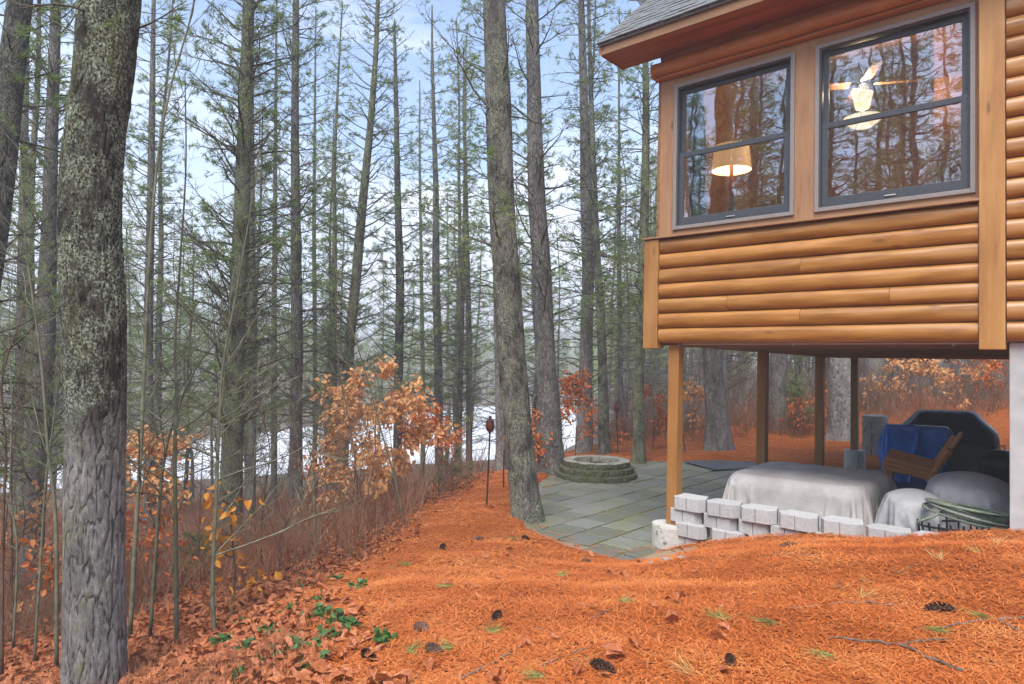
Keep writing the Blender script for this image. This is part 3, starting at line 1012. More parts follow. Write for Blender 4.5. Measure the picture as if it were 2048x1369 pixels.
for k, (pu, pv, pb) in enumerate(((.155, .12, -2.17), (.155, 2.93, -2.2), (.155, 5.72, -2.05), (.21, 7.85, -1.90))):
    s = .068
    hp('post', MB().box((pu - s, pv - s, pb), (pu + s, pv + s, -.014 if k < 3 else .02)), M['post'], bevel=.006)
    R_ = (.215, .15, .15, .20)[k]
    hp('pier', MB().lathe([(R_ * 1.01, -2.62), (R_, pb - .03), (R_ * .97, pb - .004), (0.02, pb)], 28, (pu - .05 * (k == 0), pv, 0)), M['pier'])
for u_ in (1.44, 1.86):
    hb = MB()
    hb.tube([(u_ + .035 * math.cos(t), 7.60, -.05 + .035 * math.sin(t)) for t in np.linspace(0, 2 * math.pi, 13)], .007, 6, False)
    hp('eye_bolt', hb, M['black_metal'])
for px in (1355, 1582, 1903):
    u_, w_ = house_uv(px, 690)
    hp('cup_hook', MB().tube([(u_, .03, .0), (u_, .03, -.02), (u_ + .012, .03, -.032), (u_ + .024, .03, -.02)], .004, 6), M['metal_light'])
hp('foundation', MB().box((3.43, .03, -3.0), (7.2, 7.6, -.004)), M['concrete'], bevel=.006)
hp('flue_box', MB().box((3.30, 2.60, -.80), (3.428, 2.85, -.40)).box((3.33, 2.63, -.40), (3.428, 2.82, -.37)), M['black_metal'], bevel=.01)  # dark wall lantern box on the foundation's side face

# the lit room behind the windows
hp('room_floor', MB().box((-.05, .125, .26), (7.1, 5.0, .28)), M['room'])
hp('room_back_wall', MB().box((-.05, 4.4, .281), (7.1, 4.45, 4.6)), M['room'])
for k in range(24):
    hp('ceiling_plank', MB().add([(-.04 + k * .145, .13, 3.30), (-.04 + k * .145 + .138, .13, 3.30), (-.04 + k * .145 + .138, 4.4, 4.55), (-.04 + k * .145, 4.4, 4.55),
                                  (-.04 + k * .145, .13, 3.32), (-.04 + k * .145 + .138, .13, 3.32), (-.04 + k * .145 + .138, 4.4, 4.57), (-.04 + k * .145, 4.4, 4.57)],
                                 [(3, 2, 1, 0), (4, 5, 6, 7), (0, 1, 5, 4), (1, 2, 6, 5), (2, 3, 7, 6), (3, 0, 4, 7)]), M['room_ceiling'])
for k in range(9):
    hp('wall_panel', MB().box((3.36, .14 + k * .16, .283), (3.395, .14 + k * .16 + .152, 3.6)), M['room'])
hp('partition', MB().box((2.60, 1.62, .283), (3.40, 1.70, 3.9)), M['room'])

def world_empty(name, u, v, w, label, cat, group=None):
    p = hw(u, v, w)
    e = empty(name, p, H_RZ, label, cat, group)
    return e
cur = MB()
nf = 40
V, Fs = [], []
for j in range(14):
    zz = 1.05 + 2.1 * j / 13
    for i in range(nf):
        t = i / (nf - 1)
        V.append((t * .24 + .02 * math.sin(j * .3), .03 * math.sin(t * 34 + .2 * j) + .02 * math.sin(j * .8), zz))
for j in range(13):
    for i in range(nf - 1):
        a = j * nf + i
        Fs.append((a, a + 1, a + nf + 1, a + nf))
cur.add(V, Fs)
cm = cur.mesh('curtain', True)
e = obj('curtain', cm, M['plaid'])
so = e.modifiers.new('solid', 'SOLIDIFY'); so.thickness = .006
e.location = hw(.20, .30, 0); e.rotation_euler = (0, 0, H_RZ)
tag(e, 'green and tan plaid curtain gathered inside the window above the left posts', 'curtain')

lu, lw_ = house_uv(1467, 342, .55)
lamp = world_empty('table_lamp', lu, .55, 0, 'lit table lamp with a tan drum shade inside the narrower window', 'lamp')
zb = lw_ - .0
obj('lamp_shade', MB().lathe([(.235, zb), (.205, zb + .30)], 40, caps=False), M['shade_out'], lamp).modifiers.new('s', 'SOLIDIFY').thickness = .004
obj('shade_liner', MB().lathe([(.228, zb + .004), (.198, zb + .298)], 40, caps=False), M['lamp_glow'], lamp)
obj('diffuser', MB().lathe([(.20, zb + .20), (.20, zb + .204)], 32), M['lamp_glow'], lamp)
obj('lamp_base', MB().lathe([(.11, .30), (.12, .33), (.04, .45), (.07, .8), (.06, 1.2), (.025, zb - .12), (.022, zb + .15)], 20), M['torch_cup'], lamp)
ld = bpy.data.lights.new('lamp_bulb', 'POINT'); ld.energy = 9; ld.color = (1, .68, .36); ld.shadow_soft_size = .05
lo_ = bpy.data.objects.new('lamp_bulb', ld); COL.objects.link(lo_); lo_.parent = lamp; lo_.location = (0, 0, zb + .1)

fu, fw_ = house_uv(1730, 215, 1.25)
fan = world_empty('ceiling_light', fu, 1.25, 0, 'lit hanging ceiling fixture with glass shades inside the wider window', 'ceiling light')
z0 = fw_
obj('glass_shade', MB().lathe([(.02, z0 - .045), (.075, z0 - .02), (.085, z0 + .02), (.115, z0 + .16)], 28, (0, 0, 0), False), M['shade_white'], fan).modifiers.new('s', 'SOLIDIFY').thickness = .004
obj('glass_bowl', MB().lathe([(.02, z0 - .26), (.10, z0 - .24), (.18, z0 - .18), (.21, z0 - .13), (.02, z0 - .125)], 32), M['shade_white'], fan)
obj('stem', MB().tube([(0, 0, z0 - .11), (0, 0, z0 + .75)], .007, 10), M['black_metal'], fan)
for k in range(4):
    a = k * math.pi / 2 + .5
    bl = MB().box((.14, -.065, -.005), (.62, .065, .005), Matrix.Translation((0, 0, z0 + .27)) @ Matrix.Rotation(a, 4, 'Z') @ Matrix.Rotation(.2, 4, 'X'))
    obj('fan_blade', bl, M['room_ceiling'], fan, bevel=.004)
ld = bpy.data.lights.new('ceiling_bulb', 'POINT'); ld.energy = 60; ld.color = (1, .74, .45); ld.shadow_soft_size = .06
lo_ = bpy.data.objects.new('ceiling_bulb', ld); COL.objects.link(lo_); lo_.parent = fan; lo_.location = (0, 0, z0 + .22)

# ------------------------------------------------------------------ tree building
def catmull(P, n):
    P = np.asarray(P, float)
    Q = np.vstack([2 * P[0] - P[1], P, 2 * P[-1] - P[-2]])
    out = []
    m = len(P) - 1
    for t in np.linspace(0, m - 1e-6, n):
        i = int(t); f = t - i
        a, b_, c, d = Q[i], Q[i + 1], Q[i + 2], Q[i + 3]
        out.append(.5 * (2 * b_ + (c - a) * f + (2 * a - 5 * b_ + 4 * c - d) * f * f + (3 * b_ - a - 3 * c + d) * f ** 3))
    return np.array(out)

def trunk_mesh(path, rad, sides, step, seed, rough=.03, flare=.45, detail=0.0, dz=3.6, dsc=22.0):
    """path (n,3) base to top in local coordinates"""
    L = np.linalg.norm(np.diff(path, axis=0), axis=1).sum()
    n = max(6, int(L / step))
    fine = detail and step < .05
    if fine:                                  # fine rings only on the lower stem
        C = catmull(np.hstack([path, np.asarray(rad)[:, None]]), n * 3)
        hh_ = C[:, 2] - C[0, 2]
        zz = np.concatenate([np.arange(0, 6.3, step), np.arange(6.3, hh_[-1], .12)])
        C = np.stack([np.interp(zz, hh_, C[:, j]) for j in range(4)], -1)
        n = len(C)
    else:
        C = catmull(np.hstack([path, np.asarray(rad)[:, None]]), n)
    c, r = C[:, :3], np.maximum(C[:, 3], .006)
    h = c[:, 2] - c[0, 2]
    an = np.linspace(0, 2 * math.pi, sides, endpoint=False)
    ph = seed * 1.7
    A, Hh = np.meshgrid(an, h)
    lump = np.sin(2 * A + ph + Hh * .8) * .5 + np.sin(3 * A - ph + Hh * 1.9) * .4 + np.sin(5 * A + Hh * 4.1 + ph) * .25 + np.sin(A + Hh * 3.3) * .3
    fl = flare * np.exp(-np.maximum(Hh, 0) / .28) * (1 + .35 * np.sin(5 * A + ph))
    rr = r[:, None] * (1 + rough * lump + fl)
    if detail:
        disp = np.zeros_like(rr)
        for i in range(len(h)):
            if h[i] > 6.4:
                break
            for k in range(sides):
                p = Vector((math.cos(an[k]) * r[i] * dsc, math.sin(an[k]) * r[i] * dsc, h[i] * dz))
                wq = mn.noise_vector(p * .7) * .55
                dd, _ = mn.voronoi(p + wq)
                e = min((dd[1] - dd[0]) * 3.6, 1.0)
                d2, _ = mn.voronoi(p * 2.1 + wq)
                disp[i, k] = e * .72 + min((d2[1] - d2[0]) * 3, 1) * .16 + mn.noise(p * 3.1) * .28
        rr = rr + detail * (disp - .5)
        plate = np.clip(disp, 0, 1)
        plate[h > 6.3] = .6
    V = np.stack([c[:, None, 0] + np.cos(A) * rr, c[:, None, 1] + np.sin(A) * rr, c[:, None, 2] + 0 * A], -1)
    i, k = np.meshgrid(np.arange(n - 1), np.arange(sides), indexing='ij')
    k2 = (k + 1) % sides
    FI = np.stack([i * sides + k, i * sides + k2, (i + 1) * sides + k2, (i + 1) * sides + k], -1).reshape(-1, 4)
    me = quads_mesh('trunk', V.reshape(-1, 3), FI, True)
    if detail:
        me.attributes.new('plate', 'FLOAT', 'POINT').data.foreach_set('value', plate.ravel().astype(np.float32))
    return me

def rand_unit(rs, n):
    v = rs.normal(size=(n, 3))
    return v / np.linalg.norm(v, axis=1, keepdims=True)

def blades_mesh(name, q, d, ln, wd, rs):
    """thin tapered triangles"""
    n = len(q)
    side = np.cross(d, rand_unit(rs, n))
    side /= np.maximum(np.linalg.norm(side, axis=1, keepdims=True), 1e-6)
    wd = np.broadcast_to(wd, (n,))[:, None]
    V = np.stack([q - side * wd, q + side * wd, q + d * ln[:, None]], 1).reshape(-1, 3)
    FI = np.arange(3 * n).reshape(-1, 3)
    return quads_mesh(name, V, FI, False)

def limbs(path, rad, rs, h0, h1, spacing=.42, per=(3, 6), length=1.6, top_len=.5, live=.55, el=(-8, 26), tuft=9, needle=.115, nw=.0062, twig=.12, dens=1.0, live_h=None, thin=None):
    """dead and living branches round a trunk; returns bulk segments and needle arrays"""
    B = Bulk()
    q, d, ln = [], [], []
    zs = path[:, 2]
    def cen(h):
        return np.array([np.interp(h, zs, path[:, 0]), np.interp(h, zs, path[:, 1]), h])
    h = h0
    while h < h1:
        n = rs.randint(per[0], per[1] + 1)
        a0 = rs.uniform(0, 6.28)
        f = (h - zs[0]) / (zs[-1] - zs[0])
        for k in range(n):
            az = a0 + k * 6.283 / n + rs.uniform(-.4, .4)
            hh = h + rs.uniform(-.12, .12)
            e = R(rs.uniform(*el)) + max(f - .5, 0) * .5
            L = (length * (1 - f) + top_len * f) * rs.uniform(.35, 1.15)
            c = cen(hh)
            alive = rs.uniform() < (live if live_h is None else (live if hh > live_h else live * .12))
            ns = 5
            dv = np.array([math.cos(az) * math.cos(e), math.sin(az) * math.cos(e), math.sin(e)])
            P = [c]
            for i in range(ns):
                dv = dv + rs.normal(0, .13, 3) + np.array([0, 0, .05])
                dv = dv / np.linalg.norm(dv)
                P.append(P[-1] + dv * L / ns)
            P = np.array(P)
            r0 = .007 + .0125 * L
            rr = np.linspace(r0, .0035, ns + 1)
            B.seg(P[:-1], P[1:], rr[:-1], rr[1:])
            m = max(2, int(L * dens / twig))
            t = np.sort(rs.uniform(.18, 1.0, m))
            ti = np.minimum((t * ns).astype(int), ns - 1)
            p = P[ti] + (P[ti + 1] - P[ti]) * (t * ns - ti)[:, None]
            bd = (P[ti + 1] - P[ti]) / (L / ns)
            side = np.cross(bd, np.array([0, 0, 1.0]))
            side /= np.maximum(np.linalg.norm(side, axis=1, keepdims=True), 1e-6)
            sg = np.where(rs.uniform(size=m) < .5, -1.0, 1.0)[:, None]
            td = bd * .75 + side * sg * rs.uniform(.35, 1.0, (m, 1)) + rs.normal(0, .22, (m, 3))
            td /= np.linalg.norm(td, axis=1, keepdims=True)
            tl = (.10 + .42 * L * (1.08 - t) * rs.uniform(.3, 1.0, m))
            tl = np.minimum(tl, .75)
            p1 = p + td * (tl * .55)[:, None]
            td2 = td + rs.normal(0, .28, (m, 3))
            td2 /= np.linalg.norm(td2, axis=1, keepdims=True)
            p2 = p1 + td2 * (tl * .45)[:, None]
            B.seg(p, p1, np.full(m, .0056), np.full(m, .004))
            B.seg(p1, p2, np.full(m, .004), np.full(m, .0022))
            td3 = td + rs.normal(0, .6, (m, 3))
            td3 /= np.linalg.norm(td3, axis=1, keepdims=True)
            p3 = p1 + td3 * (tl * .4)[:, None]
            B.seg(p1, p3, np.full(m, .0034), np.full(m, .002))
            # short spurs and lichen nubs on every twig
            if alive:
                for tip, dr, k2 in ((p2, td2, tuft), (p3, td3, tuft), ((p1 + p2) / 2, td2, tuft - 3)):
                    o = np.repeat(tip, k2, axis=0) + rs.normal(0, .012, (m * k2, 3))
                    dd = np.repeat(dr, k2, axis=0) * .8 + rand_unit(rs, m * k2) * .75
                    dd /= np.linalg.norm(dd, axis=1, keepdims=True)
                    q.append(o); d.append(dd); ln.append(needle * rs.uniform(.6, 1.15, m * k2))
            else:
                for tip, dr in ((p2, td2), (p3, td3)):
                    dd = dr + rs.normal(0, .7, (m, 3))
                    dd /= np.linalg.norm(dd, axis=1, keepdims=True)
                    B.seg(tip, tip + dd * rs.uniform(.03, .10, (m, 1)), np.full(m, .0022), np.full(m, .0012))
        h += spacing * rs.uniform(.6, 1.4) * (2.4 if thin and h > thin else 1)
    return B, q, d, ln

def build_pine(path_w, rad, label, group, bark, rs, sides=14, step=.12, branch=None, seed=0, detail=0.0, name='pine_tree', foliage=True, flare=.45, rough=.03, nmat='needles'):
    base = np.array(path_w[0])
    path = np.asarray(path_w) - base
    t = empty(name, base, 0, label, 'tree', group)
    obj('trunk', trunk_mesh(path, rad, sides, step, seed, rough, flare, detail), M[bark], t)
    if branch:
        B, q, d, ln = limbs(path, rad, rs, **branch)
        if B.p0:
            V, FI = B.prisms(3)
            obj('limbs', quads_mesh('limbs', V, FI, True), M['limb'], t)['kind'] = 'stuff'
        if q and foliage:
            q, d, ln = np.concatenate(q), np.concatenate(d), np.concatenate(ln)
            obj('crown', blades_mesh('crown', q, d, ln, branch.get('nw', .0042), rs), M[nmat], t)['kind'] = 'stuff'
    return t

def px_path(pts, D, base=True, top=17.0, lean_y=0.0):
    """pts: (px, py, width px) from bottom to top at distance D; runs from the ground to height top"""
    P = [at(a, b_, D) for a, b_, _ in pts]
    rr = [w_ * .47 / F * D for _, _, w_ in pts]
    # down to the ground
    g = gz(P[0][0], P[0][1])
    if P[0][2] > g - .05:
        dv = (P[0] - P[1]); dv = dv / abs(dv[2])
        q = P[0] + dv * max(P[0][2] - g + .12, .05) * np.array([.4, .4, 1])
        q[2] = g - .12
        P.insert(0, q); rr.insert(0, rr[0] * 1.02)
    if P[-1][2] < top:
        dv = P[-1] - P[-2]; dv = dv / dv[2]
        hgt = top - P[-1][2]
        r_end = rr[-1]
        P.append(P[-1] + dv * hgt * .5); rr.append(r_end * .72)
        P.append(P[-1] + np.array([dv[0] * .5, dv[1], 1]) * hgt * .5); rr.append(r_end * .34)
    P = np.array(P)
    P[:, 1] += np.sin(np.arange(len(P)) * 1.3) * lean_y
    return P, np.array(rr)

RS = np.random.RandomState
PG = 'tall pines around the house'
# --- the trees one can tell apart, from near to far
def hero(pts, D, label, bark, seed, h0=None, length=1.6, live=.5, top=17, detail=0.0, sides=16, step=.1, spacing=.42, el=(-8, 26), dens=1.0, per=(3, 6), tuft=8, needle=.115, flare=.45, live_h=None, nw=.0062, rough=.03, basepx=None, twig=.12, top_len=.6):
    if basepx is not None:
        D = hit(*basepx)[1]
    P, rr = px_path(pts, D, top=top)
    L = P[-1][2] - P[0][2]
    br = None
    if h0 is not None:
        br = dict(h0=h0, h1=L * .985, spacing=spacing, per=per, length=length, top_len=top_len, live=live, el=el, dens=dens, tuft=tuft, needle=needle, live_h=live_h, nw=nw, twig=twig, thin=min(.62 * D + 4.0, 14))
    return build_pine(P, rr, label, PG, bark, RS(seed), sides, step, br, seed, detail, flare=flare, rough=rough)

hero([(190, 1369, 118), (189, 1200, 114), (190, 1000, 112), (191, 850, 113), (190, 700, 118), (188, 600, 121), (180, 450, 119), (187, 300, 114), (208, 150, 114), (220, 0, 117), (236, -160, 112), (255, -420, 100)],
     5.2, 'thick lichen-spotted pine trunk, darker and wet higher up, nearest the bare saplings', 'bark_hero', 1, h0=5.2, length=1.5, live=.5, top=15, detail=.012, sides=150, step=.013, flare=.05, rough=.012)
hero([(1056, 1040, 60), (1045, 950, 60), (1036, 850, 59), (1022, 700, 60), (1013, 550, 57), (1003, 400, 55), (996, 200, 54), (988, 0, 50), (980, -200, 46)],
     9.3, 'leaning dark-barked pine rooted at the edge of the stone patio', 'bark_lean_hero', 2, h0=3.6, length=1.5, live=.35, top=17, detail=.011, sides=110, step=.02, per=(1, 4), spacing=.5, flare=.34, el=(-5, 30), basepx=(1052, 1043), rough=.015)
hero([(-45, 700, 56), (-12, 450, 56), (14, 220, 54), (40, 0, 46), (60, -200, 42)], 8.2, 'dark pine leaning behind the thick lichen-spotted trunk with green sprays', 'bark_lean', 3, h0=2.2, length=1.5, live=.6, top=15, sides=22, step=.06)
hero([(70, 1010, 40), (85, 800, 39), (93, 600, 37), (98, 450, 28), (104, 250, 24), (112, 0, 20), (118, -200, 16)], 12, 'slim pine with upswept dead limbs beside the thick lichen-spotted trunk', 'bark_grey', 4, h0=2.0, length=1.8, live=.4, top=17, el=(5, 45), sides=16, step=.08)
hero([(38, 900, 22), (42, 700, 20), (45, 500, 18), (50, 200, 14)], 19, 'thin grey pine behind the leafy beech at the forest edge', 'bark_grey', 5, h0=3, length=1.5, live=.6, top=18)
hero([(298, 950, 22), (296, 700, 19), (300, 500, 17), (303, 300, 14), (306, 100, 10)], 18, 'slender pine behind the pale orange beech sapling', 'bark_grey', 6, h0=2.2, length=1.7, live=.7, top=15)
hero([(462, 1000, 46), (466, 850, 41), (470, 700, 38), (478, 560, 36), (484, 400, 33), (492, 200, 28), (497, 0, 23), (500, -200, 18)], 12.5, 'moss-covered pine with many upswept dead branches', 'bark_moss', 7, h0=2.3, length=2.1, live=.35, top=17, el=(5, 55), spacing=.26, per=(4, 7), dens=1.25, sides=20, step=.06)
hero([(503, 980, 17), (506, 700, 15), (504, 400, 12), (503, 100, 9)], 17, 'slim companion pine beside the moss-covered pine', 'bark_grey', 8, h0=2.0, length=1.4, live=.6, top=16)
hero([(592, 960, 28), (592, 800, 26), (594, 700, 25), (592, 500, 22), (590, 250, 17), (592, 0, 13), (594, -150, 9)], 16, 'straight grey pine with a dark ringed stem in front of the ice', 'bark_grey', 9, h0=2.6, length=2.0, live=.42, top=16, el=(-5, 32), spacing=.32, sides=16)
hero([(548, 960, 13), (548, 700, 12), (550, 400, 9), (552, 150, 6)], 22, 'thin whip-like pine standing between two larger grey pines', 'bark_grey', 10, h0=2.5, length=1.5, live=.7, top=15)
hero([(630, 950, 10), (630, 700, 9), (628, 450, 8), (630, 200, 5)], 24, 'pole-thin pine beside the straight grey pine', 'bark_moss', 11, h0=3, length=1.3, live=.75, top=15)
hero([(688, 860, 24), (698, 700, 22), (712, 560, 21), (724, 420, 19), (740, 260, 15), (752, 100, 11), (757, -50, 8), (760, -200, 5)], 17, 'mossy pine curving as it rises above the orange beech', 'bark_moss', 12, h0=2.6, length=2.1, live=.45, top=15, el=(-2, 35), spacing=.30)
hero([(796, 860, 20), (798, 700, 19), (800, 560, 18), (796, 420, 15), (793, 250, 11), (790, 100, 7)], 20, 'dark straight pine rising behind the orange beech', 'bark_lean', 13, h0=3, length=1.9, live=.45, top=12.5, spacing=.32)
hero([(878, 880, 18), (876, 700, 17), (872, 560, 17), (872, 400, 13), (868, 250, 9)], 22, 'crooked pale pine beyond the patio torch', 'bark_grey', 14, h0=3, length=1.7, live=.6, top=14)
hero([(918, 890, 12), (922, 700, 11), (928, 500, 9), (930, 300, 6)], 24, 'thin twin-like pine, darker of the pair by the ice', 'bark_lean', 15, h0=3, length=1.6, live=.55, top=14)
hero([(938, 890, 14), (938, 700, 13), (934, 500, 11), (930, 300, 8)], 25, 'thin twin-like pine, paler of the pair by the ice', 'bark_grey', 16, h0=3, length=1.6, live=.5, top=14)
hero([(846, 870, 10), (845, 700, 9), (842, 500, 7)], 28, 'spindly pine on the slope above the frozen lake', 'bark_moss', 17, h0=3, length=1.4, live=.7, top=14)
hero([(1002, 940, 22), (1000, 800, 20), (996, 650, 18), (990, 450, 14)], 15.5, 'pale trunk half hidden by the leaning dark-barked pine', 'bark_pale', 18, h0=4, length=1.4, live=.4, top=16)
hero([(1098, 900, 58), (1096, 820, 46), (1090, 700, 43), (1084, 550, 41), (1074, 400, 38), (1068, 200, 31), (1064, 0, 27), (1060, -200, 22)], 13.5, 'smooth grey pine standing behind the fire pit torches', 'bark_grey', 19, h0=3.2, length=1.7, live=.45, top=17, sides=26, step=.06, per=(2, 5), el=(-5, 40), flare=.3)
hero([(1168, 890, 32), (1172, 700, 28), (1176, 560, 26), (1172, 400, 24), (1168, 200, 19), (1162, 0, 14)], 17.5, 'tall pale pine behind the round fire pit', 'bark_pale', 20, h0=3.6, length=1.7, live=.5, top=17, sides=18, flare=.3)
hero([(1178, 180, 16), (1190, 60, 14), (1198, -60, 11)], 17.4, 'stem forking away from the tall pale pine', 'bark_pale', 40, h0=None, top=15) if False else None
hero([(1208, 890, 24), (1206, 780, 21), (1202, 650, 18), (1192, 480, 16), (1186, 300, 12)], 16.5, 'dark thin pine close beside the tall pale pine', 'bark_lean', 21, h0=3, length=1.5, live=.4, top=13)
hero([(1278, 900, 26), (1278, 780, 21), (1282, 650, 20), (1288, 450, 19), (1292, 250, 16), (1290, 50, 12)], 15, 'bushy-topped pine just beyond the corner of the cabin', 'bark_moss', 22, h0=2.8, length=1.5, live=.7, top=15, spacing=.3)
hero([(1242, 880, 12), (1240, 700, 11), (1238, 500, 9), (1238, 300, 6)], 22, 'thin pine standing behind the farthest torch', 'bark_grey', 23, h0=3, length=1.5, live=.6, top=14)
hero([(1436, 890, 54), (1433, 830, 46), (1428, 760, 42), (1424, 700, 41), (1422, 600, 40)], 16.8, 'stout flared pine seen between the first two porch posts', 'bark_grey_hero', 24, h0=6, length=1.6, live=.6, top=17, sides=80, step=.03, flare=.34, detail=.014, basepx=(1436, 898))
hero([(1556, 868, 36), (1556, 760, 33), (1557, 690, 32)], 20, 'grey pine beside the ivy-hung stem behind the second porch post', 'bark_grey', 25, h0=6, length=1.6, live=.6, top=17, sides=20)
hero([(1684, 872, 52), (1682, 800, 46), (1682, 700, 45)], 19.2, 'broad pine with deeply furrowed pale bark between the porch posts', 'bark_pale_hero', 26, h0=6, length=1.6, live=.6, top=17, sides=80, step=.03, flare=.3, detail=.022, basepx=(1684, 880))
hero([(1747, 850, 38), (1748, 760, 36), (1748, 690, 35)], 23, 'pale smooth trunk rising behind the block pillar', 'bark_pale', 27, h0=6, length=1.6, live=.6, top=17, sides=18)
hero([(1598, 860, 13), (1596, 760, 12), (1592, 690, 11)], 22, 'mossy slender stem hung with green leaves behind the porch', 'bark_moss', 28, h0=1.2, length=.9, live=.5, top=12)
hero([(1366, 880, 20), (1364, 760, 19), (1363, 690, 18)], 21, 'grey trunk seen just past the front porch post', 'bark_grey', 29, h0=4, length=1.5, live=.5, top=15)
hero([(1832, 850, 14), (1830, 760, 13), (1830, 690, 12)], 26, 'thin upright trunk above the covered grill', 'bark_pale', 30, h0=4, length=1.3, live=.4, top=15)
hero([(1882, 850, 30), (1880, 760, 29), (1880, 690, 28)], 27, 'wide hazy trunk behind the covered grill', 'bark_pale', 31, h0=6, length=1.3, live=.4, top=16)
hero([(1962, 850, 20), (1960, 760, 19), (1960, 690, 18)], 25, 'dark trunk near the foundation wall behind orange beech leaves', 'bark_grey', 32, h0=5, length=1.3, live=.4, top=16)

# --- pines down the slope: five grown kinds, copied
protos = []
for k, (H_, r_, lv, ln_, nm) in enumerate(((15, .13, .75, 2.2, 'full green pine on the wooded slope above the ice'),
                                           (17, .135, .5, 2.1, 'sparse pine with many dead lower branches on the wooded slope'),
                                           (12, .085, .85, 1.7, 'young bushy pine on the wooded slope'),
                                           (18, .15, .6, 2.3, 'tall straight pine on the wooded slope'),
                                           (13, .08, .6, 1.5, 'thin leaning pine on the wooded slope'))):
    rs = RS(100 + k)
    hs = np.linspace(0, 1, 7)
    path = np.stack([np.cumsum(rs.normal(0, .10, 7)) * (1.6 if k == 4 else 1), np.cumsum(rs.normal(0, .10, 7)), hs * H_], -1)
    path -= path[0]
    rad = r_ * (1 - hs * .86)
    t = build_pine(path, rad, nm, 'pines on the slope down to the lake', ('bark_grey', 'bark_moss', 'bark_lean', 'bark_grey', 'bark_pale')[k], rs, 10, .25,
                   dict(h0=1.6, h1=H_ * .99, spacing=.34, per=(4, 6), length=ln_, top_len=.4, live=lv, el=(-10, 22), tuft=6, needle=.15, nw=.0085, twig=.15, live_h=H_ * .33), k, nmat='needles_far')
    protos.append(t)
rs = RS(77)
spots = []
tries = 0
def place_ok(x, y, md):
    return all((x - a) ** 2 + (y - b_) ** 2 > md * md for a, b_ in spots)
hero_roots = [(o.location.x, o.location.y) for o in list(COL.objects) if o.name.startswith('pine_tree')]
used = set()
HEROES = []
for o in list(COL.objects):
    if o.name.startswith('pine_tree') and o.get('group') == PG:
        HEROES.append((o.location.x, o.location.y, o['label']))
KIND = ('full green pine', 'sparse pine with dead lower branches', 'young bushy pine', 'tall straight pine', 'thin leaning pine')
def near_phrase(x, y):
    best = min(HEROES, key=lambda h: (h[0] / h[1] - x / max(y, .5)) ** 2 * 60 + ((h[0] - x) ** 2 + (h[1] - y) ** 2) * .01) if y > 5 else None
    if best is None:
        return 'standing in the woods mirrored by the cabin windows'
    words = best[2].split()
    cut = next((i for i, w in enumerate(words) if i > 1 and w in ('behind', 'beside', 'with', 'seen', 'standing', 'leaning', 'just', 'rising', 'rooted', 'nearest', 'beyond', 'close', 'on', 'of', 'above', 'near', 'between', 'half', 'curving', 'hung', 'stem')), 5)
    return 'farther into the woods behind the ' + ' '.join(words[:cut]).rstrip(',')
def put_pine(x, y, sc, k=None):
    k = rs.randint(len(protos)) if k is None else k
    if k not in used:
        t = protos[k]; used.add(k)
    else:
        t = copy_tree(protos[k])
    t['label'] = KIND[k] + ' ' + near_phrase(x, y)
    t.location = (x, y, gz(x, y) - .1)
    t.rotation_euler = (rs.normal(0, .015), rs.normal(0, .02), rs.uniform(0, 6.28))
    t.scale = (sc, sc, sc * rs.uniform(.92, 1.1))
while len(spots) < 52 and tries < 4000:
    tries += 1
    px = rs.uniform(-120, 1330)
    D = rs.uniform(17, 50)
    p = at(px, 700, D)
    s = -.49 * p[0] + .87 * p[1]
    if s > 48 or s < 14 or not place_ok(p[0], p[1], 2.0 if D < 30 else 2.6) or any((p[0] - a) ** 2 + (p[1] - b_) ** 2 < 3.0 for a, b_ in hero_roots):
        continue
    spots.append((p[0], p[1]))
    put_pine(p[0], p[1], rs.uniform(.75, 1.1))
n0 = len(spots)
while len(spots) < n0 + 34 and tries < 8000:
    tries += 1
    px = rs.uniform(1300, 2040)
    D = rs.uniform(24, 52)
    p = at(px, 700, D)
    if not place_ok(p[0], p[1], 2.2):
        continue
    spots.append((p[0], p[1]))
    put_pine(p[0], p[1], rs.uniform(.85, 1.15))
# the trees the window panes mirror
HN = -unit(HV[:2])
cnt = 0
while cnt < 30:
    d_ = unit(ray(rs.uniform(1300, 2000), 300)[:2])
    r_ = d_ - 2 * (d_ @ HN) * HN
    w0 = HO[:2] + unit(HU[:2]) * rs.uniform(.2, 3.1)
    x, y = w0 + r_ * rs.uniform(15, 36)
    if y / max(abs(x), .1) > -.2 + .9 and x > -12 or not place_ok(x, y, 1.9) or x > -5:
        continue
    spots.append((x, y))
    cnt += 1
    put_pine(x, y, rs.uniform(.9, 1.3), (0, 2, 3, 1)[rs.randint(4)])

# --- far woods across the lake and behind the near trees
def far_wood(name, n, region, seed, label, hrange=(7, 13), m='needles_far'):
    rs = RS(seed)
    q, d, ln = [], [], []
    B = Bulk()
    c = 0
    while c < n:
        x, y = region(rs)
        z = float(far_z(np.array([x]), np.array([y]))[0])
        if z < LAKE_Z + .15:
            continue
        c += 1
        H_ = rs.uniform(*hrange)
        B.seg((x, y, z - .3), (x, y, z + H_ * .95), .16, .03)
        k = 150
        f = rs.uniform(.12, 1.0, k) ** .8
        az = rs.uniform(0, 6.28, k)
        rad = (1 - f) * H_ * .24 * rs.uniform(.2, 1.0, k) + .15
        p = np.stack([x + np.cos(az) * rad, y + np.sin(az) * rad, z + f * H_ + rad * .1], -1)
        dd = np.stack([np.cos(az), np.sin(az), np.full(k, .25)], -1) + rs.normal(0, .5, (k, 3))
        dd /= np.linalg.norm(dd, axis=1, keepdims=True)
        q.append(p); d.append(dd); ln.append(rs.uniform(.5, 1.1, k))
    V, FI = B.prisms(3)
    q, d, ln = map(np.concatenate, (q, d, ln))
    o = tag(obj(name, blades_mesh(name, q, d, ln, .17, rs), M[m]), label, 'forest', kind='stuff')
    obj('trunk', quads_mesh('trunk', V, FI), M['limb'], o)['kind'] = 'stuff'
    return o
